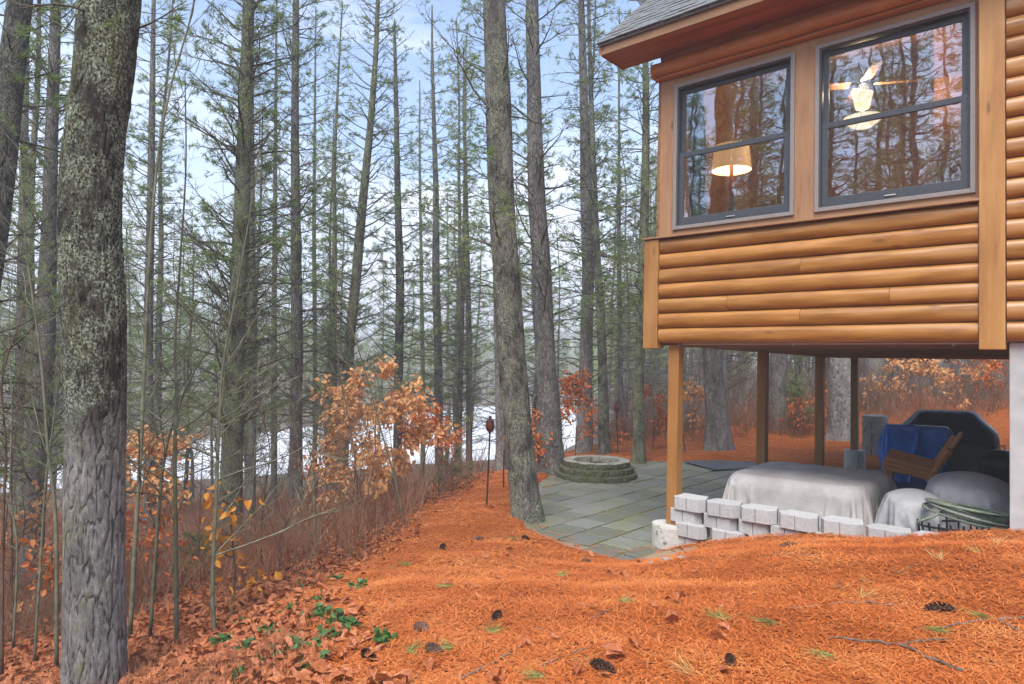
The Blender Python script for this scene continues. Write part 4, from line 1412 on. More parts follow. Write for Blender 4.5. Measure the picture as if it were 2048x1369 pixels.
far_wood('far_forest', 520, lambda r: (lambda D, px: tuple(at(px, 700, D)[:2]))(r.uniform(62, 330) if r.uniform() < .6 else r.uniform(100, 200), r.uniform(-200, 1500)), 5, 'hazy pine woods on the far shore beyond the ice')
far_wood('far_forest', 150, lambda r: (lambda D, px: tuple(at(px, 700, D)[:2]))(r.uniform(48, 110), r.uniform(1150, 2060)), 6, 'distant woods behind the cabin seen under the sunroom')

# ------------------------------------------------------------------ saplings, shrubs, brush
def leaf_geo(q, d, side, up, L, cv, ratio):
    """ovate leaves folded along the midrib"""
    n = len(q)
    pts = [q, q + d * L * .33 + side * L * ratio * .95 + up * L * cv, q + d * L * .33 - side * L * ratio * .95 + up * L * cv, q + d * L * .35,
           q + d * L * .68 + side * L * ratio * .8 + up * L * cv * .6, q + d * L * .68 - side * L * ratio * .8 + up * L * cv * .6, q + d * L * .7 - up * L * cv * .25, q + d * L - up * L * cv * .8]
    V = np.stack(pts, 1).reshape(-1, 3)
    b_ = (np.arange(n) * 8)[:, None]
    T = np.array([[0, 1, 3], [0, 3, 2], [3, 1, 4], [3, 4, 6], [3, 6, 5], [3, 5, 2], [6, 4, 7], [6, 7, 5]])
    return V, (b_[:, None, :] + T[None]).reshape(-1, 3)
def leaf_mesh(name, q, d, ln, rs, ratio=.33, fold=.12):
    n = len(q)
    side = np.cross(d, rand_unit(rs, n))
    side /= np.maximum(np.linalg.norm(side, axis=1, keepdims=True), 1e-6)
    up = np.cross(side, d)
    V, FI = leaf_geo(q, d, side, up, ln[:, None], rs.normal(fold, .12, (n, 1)), ratio)
    return quads_mesh(name, V, FI, False)

def grow(B, tips, p, d, L, r, depth, rs, spread=.55, n_child=(2, 4), shrink=.62, up=.08):
    ns = 4
    P = [p]
    for i in range(ns):
        d = d + rs.normal(0, .10, 3) + np.array([0, 0, up])
        d = d / np.linalg.norm(d)
        P.append(P[-1] + d * L / ns)
    P = np.array(P)
    rr = np.linspace(r, r * .55, ns + 1)
    B.seg(P[:-1], P[1:], rr[:-1], rr[1:])
    if depth == 0:
        tips.append((P[-1], d)); tips.append((P[2], d))
        return
    for k in range(rs.randint(*n_child) + 1):
        t = rs.uniform(.25, 1.0)
        i = min(int(t * ns), ns - 1)
        pp = P[i] + (P[i + 1] - P[i]) * (t * ns - i)
        nd_ = d + rand_unit(rs, 1)[0] * spread * 1.6
        nd_ /= np.linalg.norm(nd_)
        grow(B, tips, pp, nd_, L * shrink * rs.uniform(.7, 1.15), r * .5, depth - 1, rs, spread, n_child, shrink, up)

def sapling(pts, D, r0, label, seed, forks=9, bark='sapling_bark', blen=.9, leaves=None, nleaf=0, lsize=.09, name='sapling', hang=False, lean_d=0.0):
    """bare young stem following pixel points (bottom to top) at distance D"""
    rs = RS(seed)
    P = [at(a, b_, D + lean_d * i) for i, (a, b_) in enumerate(pts)]
    P[0][2] = gz(P[0][0], P[0][1]) - .05
    base = P[0].copy()
    P = catmull(np.array(P) - base, 26)
    r0 = r0 * .72
    forks = int(forks * 2.6)
    blen = blen * 1.25
    rr = r0 * (1 - .78 * np.linspace(0, 1, 26))
    t = empty(name, base, 0, label, 'sapling', 'bare saplings on the slope')
    obj('stem', MB().tube(P, list(rr), 7).mesh('stem', True), M[bark], t)
    B, tips = Bulk(), []
    for k in range(forks):
        i = rs.randint(5, 26)
        d = unit((P[min(i + 1, 25)] - P[i - 1])) * .7 + rand_unit(rs, 1)[0] * .9
        d[2] = abs(d[2]) * .8 + .15
        grow(B, tips, P[i], unit(d), blen * (1.1 - .5 * i / 25) * rs.uniform(.5, 1.1), max(rr[i] * .45, .003), 2, rs, .55, (1, 3), .55)
    V, FI = B.prisms(4)
    obj('twigs', quads_mesh('twigs', V, FI), M[bark], t)['kind'] = 'stuff'
    if leaves and nleaf:
        q, d, ln = [], [], []
        for _ in range(nleaf):
            p, dd = tips[rs.randint(len(tips))]
            q.append(p + rs.normal(0, .06, 3))
            v = dd * .3 + rs.normal(0, .5, 3) + np.array([0, 0, -.7 if hang else 0])
            d.append(unit(v)); ln.append(lsize * rs.uniform(.6, 1.2))
        obj('leaves', leaf_mesh('leaves', np.array(q), np.array(d), np.array(ln), rs), M[leaves], t)['kind'] = 'stuff'
    return t
sapling([(430, 1315), (425, 1180), (432, 1000), (438, 850), (446, 730), (470, 600), (498, 440), (520, 300)], 6.0, .030, 'greenish sapling holding a few large yellow-orange leaves', 201, 9, leaves='yellow_leaf', nleaf=0)
sapling([(354, 1300), (352, 1100), (350, 900), (354, 780), (350, 690), (362, 500), (372, 330), (370, 150)], 6.1, .030, 'straight green-barked sapling beside the forked dark one', 202, 9)
sapling([(302, 1180), (318, 1020), (326, 940), (345, 850), (390, 740), (440, 670), (470, 560)], 6.6, .026, 'dark crooked sapling bending across its green neighbour', 203, 8)
sapling([(262, 1190), (272, 1060), (282, 900), (288, 760), (300, 500), (318, 300), (345, 160), (385, 20), (395, -120)], 6.8, .034, 'tall lichen-dotted sapling right beside the thick pine trunk', 204, 9)
sapling([(350, 690), (318, 600), (285, 500), (250, 420), (234, 380)], 6.1, .017, 'long bare shoot slanting back towards the thick trunk', 205, 4) if False else None
sapling([(118, 1190), (112, 1050), (96, 900), (84, 740), (66, 600), (50, 480), (40, 300)], 6.2, .026, 'green-striped sapling with a snapped stub near the thick trunk', 206, 9)
sapling([(72, 1190), (84, 1080), (92, 960), (110, 820), (122, 690), (100, 560)], 6.6, .020, 'thin grey sapling forking low in the leaf litter', 207, 8)
sapling([(8, 1230), (6, 1050), (12, 900), (4, 760), (40, 640), (60, 560)], 6.4, .022, 'reddish sapling arching at the leafy forest edge', 208, 8, bark='twig')
sapling([(28, 1250), (34, 1100), (20, 980), (24, 820), (18, 650), (30, 480)], 7.4, .018, 'slim grey sapling among orange beech leaves', 209, 8)
sapling([(812, 1060), (790, 960), (762, 860), (735, 760), (705, 660), (690, 610), (680, 540)], 9.2, .020, 'whip-thin sapling arching over the orange beech', 210, 5)
sapling([(525, 1165), (522, 1080), (530, 980), (540, 900), (520, 800), (540, 720)], 8.2, .017, 'twiggy young tree with crossing bare branches', 211, 9, bark='twig')
sapling([(560, 1175), (556, 1090), (590, 1020), (650, 960), (700, 920)], 7.6, .015, 'low bare sapling spreading its twigs sideways over the brush', 212, 8, bark='twig')
sapling([(655, 1120), (640, 1050), (610, 960), (580, 880), (600, 780)], 8.6, .017, 'forked bare sapling rising from red-brown brush', 213, 8, bark='twig')
sapling([(740, 1090), (735, 1000), (750, 900), (742, 800)], 9.4, .016, 'short bare sapling in front of the orange beech', 214, 8, bark='twig')
sapling([(872, 1040), (880, 980), (905, 920), (920, 850)], 11, .014, 'wispy bare shrub at the edge of the needle bank', 215, 8, bark='twig')
sapling([(934, 990), (938, 900), (942, 800), (940, 700), (930, 600)], 12.2, .016, 'slender bare stem between the leaning pine and the brush', 216, 6)
sapling([(420, 1200), (400, 1080), (380, 960), (410, 860)], 8.8, .014, 'grey twiggy sapling hidden between green-barked stems', 217, 8, bark='twig')

for k in range(12):
    rs_ = RS(230 + k)
    px = rs_.uniform(-20, 640) if k < 10 else rs_.uniform(640, 900)
    D = rs_.uniform(7.0, 12.5)
    bx = at(px, 700, D)
    zb = gz(bx[0], bx[1])
    py = 722 + (CZ - zb) / D * F
    hgt = rs_.uniform(260, 620)
    dx = rs_.normal(0, 60)
    sapling([(px, py), (px + dx * .15, py - hgt * .3), (px + dx * .5 + rs_.normal(0, 14), py - hgt * .65), (px + dx, py - hgt)], D, rs_.uniform(.012, .022),
            'thin leafless sapling standing in the red-brown brush', 260 + k, 9, bark=('twig', 'sapling_bark')[k % 2])
def leaf_shrub(px, py, D, height, spread, label, seed, matn, nleaf=420, lsize=.10, name='beech_sapling', hang=True, cat='shrub', lean=(0, 0)):
    rs = RS(seed)
    p = at(px, py, D)
    base = np.array([p[0], p[1], gz(p[0], p[1]) - .03])
    top = max(height, .5)
    t = empty(name, base, 0, label, cat, 'shrubs still holding autumn leaves')
    B, tips = Bulk(), []
    P = catmull(np.array([(0, 0, 0), (rs.normal(0, .05), rs.normal(0, .05), top * .35), (lean[0] * .5 + rs.normal(0, .06), lean[1] * .5, top * .7), (lean[0], lean[1], top)]), 14)
    rr = np.linspace(.016, .004, 14)
    B.seg(P[:-1], P[1:], rr[:-1], rr[1:])
    nb = 15
    for k in range(nb):
        i = rs.randint(3, 13)
        f = i / 13
        az = rs.uniform(0, 6.28)
        d = np.array([math.cos(az), math.sin(az), rs.uniform(.0, .5)])
        grow(B, tips, P[i], unit(d), spread * (1.15 - .85 * f) * rs.uniform(.6, 1.1), .006, 2, rs, .4, (2, 4), .55, .03)
    V, FI = B.prisms(3)
    obj('stem', quads_mesh('stem', V, FI), M['twig'], t)
    pick = rs.randint(len(tips), size=nleaf)
    q = np.array([tips[i][0] for i in pick]) + rs.normal(0, .07, (nleaf, 3))
    d = np.array([tips[i][1] for i in pick]) * .5 + rs.normal(0, .35, (nleaf, 3)) + np.array([0, 0, -.55 if hang else 0])
    d /= np.linalg.norm(d, axis=1, keepdims=True)
    obj('leaves', leaf_mesh('leaves', q, d, lsize * rs.uniform(.6, 1.25, nleaf), rs), M[matn], t)['kind'] = 'stuff'
    return t
leaf_shrub(745, 1010, 11.0, 2.5, .95, 'tall beech sapling full of pale orange leaves before the ice', 301, 'beech', 2000, .095)
leaf_shrub(700, 1010, 11.8, 1.5, .8, 'low spreading beech with washed-out tan leaves', 302, 'beech', 800, .09)
leaf_shrub(850, 1000, 12.6, 1.7, .75, 'rust-red leaved oak shrub beside the pale orange beech', 303, 'oak_red', 800, .085)
leaf_shrub(650, 1000, 13.0, 1.5, .7, 'small rust-brown oak shrub near the straight grey pine', 304, 'oak_red', 300, .09)
leaf_shrub(315, 1060, 8.6, 2.0, .62, 'pale orange beech sapling behind the tall lichen-dotted sapling', 305, 'beech', 950, .08)
leaf_shrub(275, 1080, 8.2, 1.1, .5, 'low orange oak shrub touching the thick pine trunk', 306, 'oak_red', 220, .085)
leaf_shrub(40, 1080, 9.0, 1.8, .7, 'straw-coloured beech at the forest edge by thin grey trunks', 307, 'beech', 560, .085)
leaf_shrub(105, 1080, 7.6, 1.25, .35, 'sparse orange oak sprig beside the green-striped sapling', 308, 'oak_red', 110, .10)
leaf_shrub(462, 1150, 6.2, 1.25, .28, 'shoot with large drooping yellow-orange leaves', 309, 'yellow_leaf', 80, .095)
leaf_shrub(1150, 900, 14.8, 1.9, .6, 'bright red-orange oak sapling between two grey pines', 310, 'oak_red', 420, .10)
leaf_shrub(1078, 930, 13.6, 1.2, .45, 'small red-leaved oak at the foot of the smooth grey pine', 311, 'oak_red', 240, .10)
leaf_shrub(1215, 905, 16.6, 1.3, .5, 'red oak sprig leaning behind the fire pit', 312, 'oak_red', 160, .11, lean=(-.3, 0))
leaf_shrub(1305, 900, 17.0, 1.8, .5, 'thin orange oak sapling beside the front porch post', 313, 'oak_red', 190, .11)
leaf_shrub(1385, 890, 18.0, 1.6, .5, 'orange oak sapling just left of the stout flared pine', 314, 'beech', 170, .12)
leaf_shrub(1850, 870, 21.0, 2.1, 1.0, 'orange beech thicket rising over the covered grill', 315, 'beech', 560, .13)
leaf_shrub(1925, 870, 22.0, 1.9, 1.0, 'orange beech shrub between grill cover and foundation wall', 316, 'beech', 480, .13)
leaf_shrub(1985, 870, 20.0, 2.2, .9, 'rust-orange oak shrub next to the concrete foundation', 317, 'oak_red', 420, .12)
leaf_shrub(1795, 870, 22.0, 1.8, .8, 'pale beech shrub behind the blue tarp', 318, 'beech', 330, .13)
leaf_shrub(1655, 880, 21.0, 1.1, .6, 'low orange shrub at the foot of the furrowed pine', 319, 'oak_red', 220, .11)
leaf_shrub(1590, 880, 19.0, 1.0, .5, 'small fiery shrub beside the second porch post', 320, 'oak_red', 200, .10)

# young green pines in the brush
for k, (px, py, D, h) in enumerate(((395, 1120, 9.0, .6), (905, 960, 13.5, .8), (1590, 870, 20, 1.6), (200, 1000, 14, .9))):
    rs_ = RS(400 + k)
    p = at(px, py, D)
    base = np.array([p[0], p[1], gz(p[0], p[1]) - .03])
    lab = ('feathery pine seedling among green-barked saplings', 'pine seedling in the brush below the patio bank', 'young green pine beside the second porch post', 'young pine behind the thick lichen-spotted trunk')[k]
    build_pine(np.array([base, base + (0, 0, h * .5), base + (.03, 0, h)]), [.012, .009, .004], lab, 'pine seedlings', 'bark_grey', rs_, 6, .1,
               dict(h0=.1, h1=h * .98, spacing=.12, per=(3, 5), length=.5 * h + .1, top_len=.15, live=1.0, el=(0, 40), tuft=10, needle=.09, nw=.003, twig=.07), k, name='pine_seedling', flare=.1)

# brush and thicket nobody could count
def brush(name, n, region, seed, label, hr=(.35, .9), stems=(5, 9), r0=.004, m='brush', far=False, leaf=0):
    rs = RS(seed)
    B, tips = Bulk(), []
    c = 0
    while c < n:
        x, y = region(rs)
        if leaf_free(x, y):
            continue
        c += 1
        z = gz(x, y) - .02 if not far else float(far_z(np.array([x]), np.array([y]))[0])
        for k in range(rs.randint(*stems)):
            d = np.array([rs.normal(0, .35), rs.normal(0, .35), 1.0])
            grow(B, tips, np.array([x + rs.normal(0, .10), y + rs.normal(0, .10), z]), unit(d), rs.uniform(*hr) * .75, r0, 1, rs, .5, (2, 4), .5, .04)
    V, FI = B.prisms(3)
    return tag(obj(name, quads_mesh(name, V, FI), M[m]), label, 'brush', kind='stuff')
def leaf_free(x, y):
    return float(leafy_f(np.array([x]), np.array([y]))[0]) < .55 and y < 18 or patio_sd(np.array([x]), np.array([y]))[0] < .3
def reg(px0, px1, d0, d1):
    return lambda r: tuple(at(r.uniform(px0, px1), 700, d0 + (d1 - d0) * r.uniform() ** 1.2)[:2])
brush('underbrush', 380, reg(-60, 1000, 7.6, 15), 501, 'red-brown leafless underbrush covering the slope')
brush('underbrush', 220, reg(-60, 1000, 7.4, 15), 507, 'pale dry twigs standing among the red-brown underbrush', (.4, 1.15), (2, 5), .004, 'brush_pale')
brush('underbrush', 240, reg(-60, 1330, 14, 26), 502, 'dull brown brush farther down the slope', (.5, 1.2), (4, 8), .006)
brush('underbrush', 260, reg(1230, 2060, 18.5, 25), 506, 'rusty low brush at the edge of the woods behind the porch', (.35, .9), (4, 8), .006)
brush('thicket', 300, reg(1200, 2060, 18.5, 30), 503, 'grey-brown bare thicket behind the porch posts', (.8, 2.2), (3, 7), .007, 'twig')
brush('thicket', 150, reg(1280, 2080, 28, 46), 504, 'distant bare woodland thicket behind the cabin', (2.0, 4.5), (3, 6), .016, 'twig')
brush('thicket', 120, reg(-100, 1000, 24, 44), 505, 'bare grey brush along the near shore of the ice', (.8, 2.0), (3, 6), .010, 'twig')

# ------------------------------------------------------------------ litter on the ground
rs = RS(601)
def scatter(n, d0, d1, px0, px1, want):
    xs, ys = [], []
    while len(xs) < n:
        k = n
        D = np.exp(rs.uniform(math.log(d0), math.log(d1), k))
        px = rs.uniform(px0, px1, k)
        x = (px - CX) / F * D
        f = want(x, D)
        ok = rs.uniform(size=k) < f
        xs += list(x[ok]); ys += list(D[ok])
    return np.array(xs[:n]), np.array(ys[:n])
def needle_w(x, y):
    sd_ = patio_sd(x, y)
    loc = (np.stack([x, y], -1) - HO[:2])
    pu, pv = loc @ eu, loc @ ev
    clear = np.where((pu > -.2) & (pv > .05) & (pv < 7.6) & (pu < 3.4), 0.0, 1.0)
    edge = np.exp(-np.maximum(-sd_, 0) / .05)
    soil = 1 - .93 * np.clip(np.exp(-(((x - 1.75) / .36) ** 2 + ((y - 7.58) / .26) ** 2)) * 1.4, 0, 1)
    return np.clip(1.15 - leafy_f(x, y), .0, 1) * np.where(sd_ < 0, .012 + edge, 1) * clear * soil
x, y = scatter(190000, 2.4, 19, -100, 2150, needle_w)
n = len(x)
z = np.maximum(ground(x, y), np.where(patio_sd(x, y) < -.02, .012, -9)) + rs.uniform(.0, .018, n)
az = rs.uniform(0, 6.283, n)
el_ = rs.normal(.06, .16, n)
d = np.stack([np.cos(az) * np.cos(el_), np.sin(az) * np.cos(el_), np.sin(el_)], -1)
ln = rs.uniform(.05, .10, n)
side = np.cross(d, np.array([0, 0, 1.0])); side /= np.linalg.norm(side, axis=1, keepdims=True)
bend = rs.normal(0, .16, (n, 1))
q = np.stack([x, y, z], -1)
mid = q + d * (ln * .5)[:, None] + side * bend * ln[:, None] * .5
tip = q + d * ln[:, None] - np.array([0, 0, .006])
wd = (.0011 + .00022 * y)[:, None]
wd = wd * 1.15
V = np.stack([q - side * wd, q + side * wd, mid - side * wd, mid + side * wd, tip], 1).reshape(-1, 3)
b_ = (np.arange(n) * 5)[:, None]
FI = np.stack([b_ + np.array([[0, 1, 3]]), b_ + np.array([[0, 3, 2]]), b_ + np.array([[2, 3, 4]])], 1).reshape(-1, 3)
tag(obj('pine_needles', quads_mesh('pine_needles', V, FI, False), M['needle_litter']), 'thick carpet of fallen orange pine needles on the bank', 'pine needles', kind='stuff')

def litter_w(x, y):
    return np.clip(leafy_f(x, y) - .12, 0, 1) + .012 * (patio_sd(x, y) > 0)
x, y = scatter(15000, 3.0, 18, -120, 1500, litter_w)
n = len(x)
az = rs.uniform(0, 6.283, n)
d = np.stack([np.cos(az), np.sin(az), rs.normal(.1, .3, n)], -1)
d /= np.linalg.norm(d, axis=1, keepdims=True)
q = np.stack([x, y, ground(x, y) + rs.uniform(.005, .04, n)], -1)
side = np.cross(d, np.array([0, 0, 1.0])) + rs.normal(0, .25, (n, 3))
side /= np.linalg.norm(side, axis=1, keepdims=True)
up = np.cross(side, d)
L = rs.uniform(.05, .12, n)[:, None]
cv = rs.normal(.10, .18, (n, 1))
V, FI = leaf_geo(q, d, side, up, L, cv, .3)
tag(obj('fallen_leaves', quads_mesh('fallen_leaves', V, FI, False), M['litter_leaf']), 'brown oak and beech leaves lying over the slope', 'leaf litter', kind='stuff')
# low grasses in the litter
x, y = scatter(5200, 3.4, 14, -100, 1100, lambda a, c: np.clip(leafy_f(a, c) - .2, 0, 1) * (np.sin(a * 2.1 + 1.2 * np.sin(c)) * np.cos(c * 1.7) > .1))
n = len(x)
q = np.stack([x, y, ground(x, y)], -1)
d = np.stack([rs.normal(0, .5, n), rs.normal(0, .5, n), np.ones(n)], -1)
d /= np.linalg.norm(d, axis=1, keepdims=True)
tag(obj('dry_grass', blades_mesh('dry_grass', q, d, rs.uniform(.08, .25, n), .003, rs), M['brush']), 'sparse red-brown grass standing in the leaf litter', 'grass', kind='stuff')

# ------------------------------------------------------------------ block retaining wall
BH, BT = .150, -1.815                     # course height and top of the wall in house coordinates
def block_mesh():
    pl = [(-.150, 0), (-.006, -.004), (-.003, .012), (.003, .012), (.006, -.004), (.150, 0), (.203, .085), (.150, .27), (-.150, .27), (-.203, .085)]
    n = len(pl)
    b = MB()
    b.add([(x, y, 0) for x, y in pl] + [(x, y, BH - .006) for x, y in pl] + [(x * .985, y * .98 + .003, BH) for x, y in pl],
          [tuple(reversed(range(n)))] + [(i, (i + 1) % n, n + (i + 1) % n, n + i) for i in range(n)] +
          [(n + i, n + (i + 1) % n, 2 * n + (i + 1) % n, 2 * n + i) for i in range(n)] + [tuple(range(2 * n, 3 * n))])
    me = b.mesh('block')
    me.materials.append(M['block'])
    return me
bm_ = block_mesh()
rng = random.Random(11)
wall = empty('retaining_wall', hw(.3, .05, BT - 4 * BH), H_RZ, 'low dry-stacked wall of pale grey concrete blocks beside the porch', 'wall')
bpy.context.view_layer.update()
rows = [[.375, .79, 1.19, 1.615, 2.045, 2.465, 2.875],
        [.315, .735, 1.145, 1.50, 1.93, 2.36, 2.78],
        [.40, .86, 1.28, 1.72],
        [.36, .95]]
for k, row in enumerate(rows):
    for j, u in enumerate(row):
        w_ = BT - (k + 1) * BH
        p = hw(u, rng.uniform(-.02, .02) + (.03 if k % 2 else 0), w_)
        o = obj('block', bm_, None, wall)
        o.location = wall.matrix_world.inverted() @ Vector(p)
        o.rotation_euler = (rng.uniform(-.015, .015), rng.uniform(-.015, .015), rng.uniform(-.07, .07))

# ------------------------------------------------------------------ fire pit
FC = flat(1195, 968, 0)
FC = np.array([1.66, FC[1] + .76, 0.0])
pit = empty('fire_pit', (FC[0], FC[1], .0), 0, 'round mossy stone fire pit of three stepped block courses', 'fire pit')
def arc_block(r0, r1, half, h, seed, cap=False):
    rs = RS(seed)
    b = MB()
    n, m = 6, 4
    V = []
    for lay, z in enumerate((0, h * .5, h - .008, h)):
        for i in range(n + 1):
            a = -half + 2 * half * i / n
            e = .016 if i in (0, n) else 0
            r = r1 - e + rs.uniform(-.008, .008) - (.006 if lay in (0, 3) else 0)
            V.append((r * math.cos(a), r * math.sin(a), z))
        for i in range(n, -1, -1):
            a = -half + 2 * half * i / n
            V.append((r0 * math.cos(a), r0 * math.sin(a), z))
    k = 2 * (n + 1)
    Fs = []
    for lay in range(3):
        for i in range(k):
            Fs.append((lay * k + i, lay * k + (i + 1) % k, (lay + 1) * k + (i + 1) % k, (lay + 1) * k + i))
    for i in range(n):
        Fs.append((3 * k + i, 3 * k + i + 1, 3 * k + k - 2 - i, 3 * k + k - 1 - i))
    b.add(V, Fs)
    return b.mesh('block')
for c, (ro, ri, nb, off) in enumerate(((.785, .50, 14, .1), (.715, .47, 13, .33), (.645, .44, 12, .05))):
    for v in range(3):
        pass
    ms = [arc_block(ri, ro, math.pi / nb * .975, .112, c * 10 + v) for v in range(3)]
    for m_ in ms:
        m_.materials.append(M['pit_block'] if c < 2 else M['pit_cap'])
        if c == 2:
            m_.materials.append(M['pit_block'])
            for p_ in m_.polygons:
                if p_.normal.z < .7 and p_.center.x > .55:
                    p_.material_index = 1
    for j in range(nb):
        obj('block', ms[j % 3], None, pit, (0, 0, -.01 + c * .113 + rng.uniform(0, .004)), (0, 0, off + j * 2 * math.pi / nb + rng.uniform(-.012, .012)))
obj('ash_bed', MB().lathe([(.46, -.02), (.44, .0), (.02, .01)], 24), simple('ash', (.012, .011, .010), (.035, .032, .03), 20), pit)  # ash coloured near-black to paint the shade of the hollow pit

# ------------------------------------------------------------------ torches
def torch(px, py, top_px, top_py, label, cup=True):
    g = hit(px, py)
    t = at(top_px, top_py, g[1])
    e = empty('garden_torch' if cup else 'garden_stake', (g[0], g[1], g[2] - .05), 0, label, 'torch' if cup else 'stake')
    d = Vector((t[0] - g[0], t[1] - g[1], t[2] - g[2] + .05))
    obj('pole', MB().tube([(0, 0, 0), d * .5, d], [.013, .0125, .012], 8), M['black_metal'], e)
    if cup:
        s = 1.0
        obj('cup', MB().lathe([(.018, -.02), (.05, .0), (.066, .04), (.068, .09), (.062, .135), (.07, .14), (.07, .15), (.02, .152)], 20, d), M['torch_cup'], e)
        obj('lid', MB().lathe([(.05, .152), (.045, .165), (.022, .178), (.024, .21), (.015, .222), (.002, .224)], 16, d), M['black_metal'], e)
        for s_ in (0, 2.1, 4.2):
            obj('bracket', MB().tube([(d.x, d.y, d.z - .06), (d.x + .045 * math.cos(s_), d.y + .045 * math.sin(s_), d.z - .01), (d.x + .07 * math.cos(s_), d.y + .07 * math.sin(s_), d.z + .06)], .005, 5), M['black_metal'], e)
    return e
torch(973, 1013, 980, 862, 'brown-cupped garden torch on the needle bank before the brush')
torch(1093, 943, 1097, 842, 'brown-cupped garden torch against the smooth grey pine')
torch(1236, 908, 1233, 822, 'brown-cupped garden torch behind the round fire pit')
torch(1007, 976, 1008, 900, 'plain dark stake behind the leaning dark-barked pine', False)
torch(1371, 905, 1362, 845, 'plain dark stake tilted next to the front porch post', False)

# ------------------------------------------------------------------ covered furniture and clutter under the sunroom
def superell(t, p):
    c, s = math.cos(t), math.sin(t)
    k = (abs(c) ** p + abs(s) ** p) ** (-1 / p)
    return k * c, k * s
def drape(name, plan, n, z0, colliders, frames=38, bend=.6, loc=(0, 0, 0), rz=0.0, thick=.004, shrink=0.0, selfc=False):
    """let a sheet fall over solid shapes and keep its final form; plan(s, t) -> local x, y; colliders: meshes in the same local frame"""
    cols = []
    for cm in colliders + [MB().box((-4, -4, -.3), (4, 4, 0.0)).mesh('tmp')]:
        c = bpy.data.objects.new('tmp', cm)
        COL.objects.link(c)
        md = c.modifiers.new('c', 'COLLISION')
        c.collision.thickness_outer = .012
        c.collision.cloth_friction = 25
        cols.append(c)
    V, Fs = [], []
    for j in range(n):
        for i in range(n):
            x, y = plan(i / (n - 1) * 2 - 1, j / (n - 1) * 2 - 1)
            V.append((x, y, z0 + .004 * mn.noise(Vector((x * 3, y * 3, 1)))))
    for j in range(n - 1):
        for i in range(n - 1):
            a = j * n + i
            Fs.append((a, a + 1, a + n + 1, a + n))
    o = bpy.data.objects.new('tmp_cloth', MB().add(V, Fs).mesh('tmp_cloth', True))
    COL.objects.link(o)
    cl = o.modifiers.new('cloth', 'CLOTH')
    st = cl.settings
    st.quality = 5
    st.mass = .25
    st.tension_stiffness = st.compression_stiffness = 22
    st.shear_stiffness = 8
    st.bending_stiffness = bend
    st.air_damping = 1.2
    st.shrink_min = shrink
    cl.collision_settings.distance_min = .012
    cl.collision_settings.collision_quality = 3
    cl.collision_settings.use_self_collision = selfc
    cl.point_cache.frame_start, cl.point_cache.frame_end = 1, frames
    for f in range(1, frames + 1):
        scene.frame_set(f)
    dg = bpy.context.evaluated_depsgraph_get()
    me = bpy.data.meshes.new_from_object(o.evaluated_get(dg))
    me.name = name
    bpy.data.objects.remove(o)
    for c in cols:
        bpy.data.objects.remove(c)
    scene.frame_set(1)
    r = bpy.data.objects.new(name, me)
    COL.objects.link(r)
    r.location = loc
    r.rotation_euler = (0, 0, rz)
    r.modifiers.new('smooth', 'SUBSURF').render_levels = 1
    so = r.modifiers.new('solid', 'SOLIDIFY')
    so.thickness = thick
    return r
def superpt(s, t, hx, hy, k=.35):
    """square sheet with rounded corners"""
    x, y = s * math.sqrt(1 - k * t * t / 2), t * math.sqrt(1 - k * s * s / 2)
    return x * hx, y * hy
def lump(hx, hy, h, p=4.0, dome=.0, tilt=0.0, n=48):
    """rounded solid shape for a sheet to fall on"""
    b = MB()
    rings = [(1.0, 0), (1.0, h * .5), (1.0, h * .86), (.975, h * .95), (.92, h), (.6, h + dome * .6), (.25, h + dome * .95), (.01, h + dome)]
    V, Fs = [], []
    for r, z in rings:
        for k in range(n):
            cx_, cy_ = superell(2 * math.pi * k / n, p)
            V.append((cx_ * hx * r, cy_ * hy * r, z + tilt * cx_ * hx * r * (z / h)))
    for i in range(len(rings) - 1):
        for k in range(n):
            k2 = (k + 1) % n
            Fs.append((i * n + k, i * n + k2, (i + 1) * n + k2, (i + 1) * n + k))
    Fs.append(tuple(range((len(rings) - 1) * n, len(rings) * n)))
    return b.add(V, Fs).mesh('tmp')
pw = hw(1.20, 1.80, 0)
o = drape('table_cover', lambda s, t: superpt(s, t, 1.36, 1.38, .55), 86, .98, [lump(.82, .82, .78, 8, .02)], 46, .25, (pw[0], pw[1], .012), H_RZ, shrink=-.05)
o.data.materials.append(M['beige_cloth'])
tag(o, 'patio table hidden under a rumpled beige fabric cover', 'covered table')
pw = hw(2.50, 1.02, 0)
o = drape('chair_cover', lambda s, t: superpt(s, t, 1.02, 1.06, .7), 56, 1.05, [lump(.25, .33, .76, 2.8, .08)], 42, .15, (pw[0], pw[1], .012), H_RZ + .3, shrink=-.03)
o.data.materials.append(M['grey_cloth'])
tag(o, 'smaller chair wrapped in a grey cover beside the beige table cover', 'covered chair')
pw = hw(2.90, 1.78, 0)
o = drape('chair_cover', lambda s, t: superpt(s, t, 1.26, 1.34, .7), 58, 1.25, [lump(.38, .56, .86, 2.6, .12, .0)], 42, .2, (pw[0], pw[1], .012), H_RZ + .1, shrink=-.03)
o.data.materials.append(M['grey_cloth'])
tag(o, 'larger rounded armchair wrapped in a grey cover by the foundation', 'covered chair')
def at_house(px, py, D):
    return at(px, py, D)
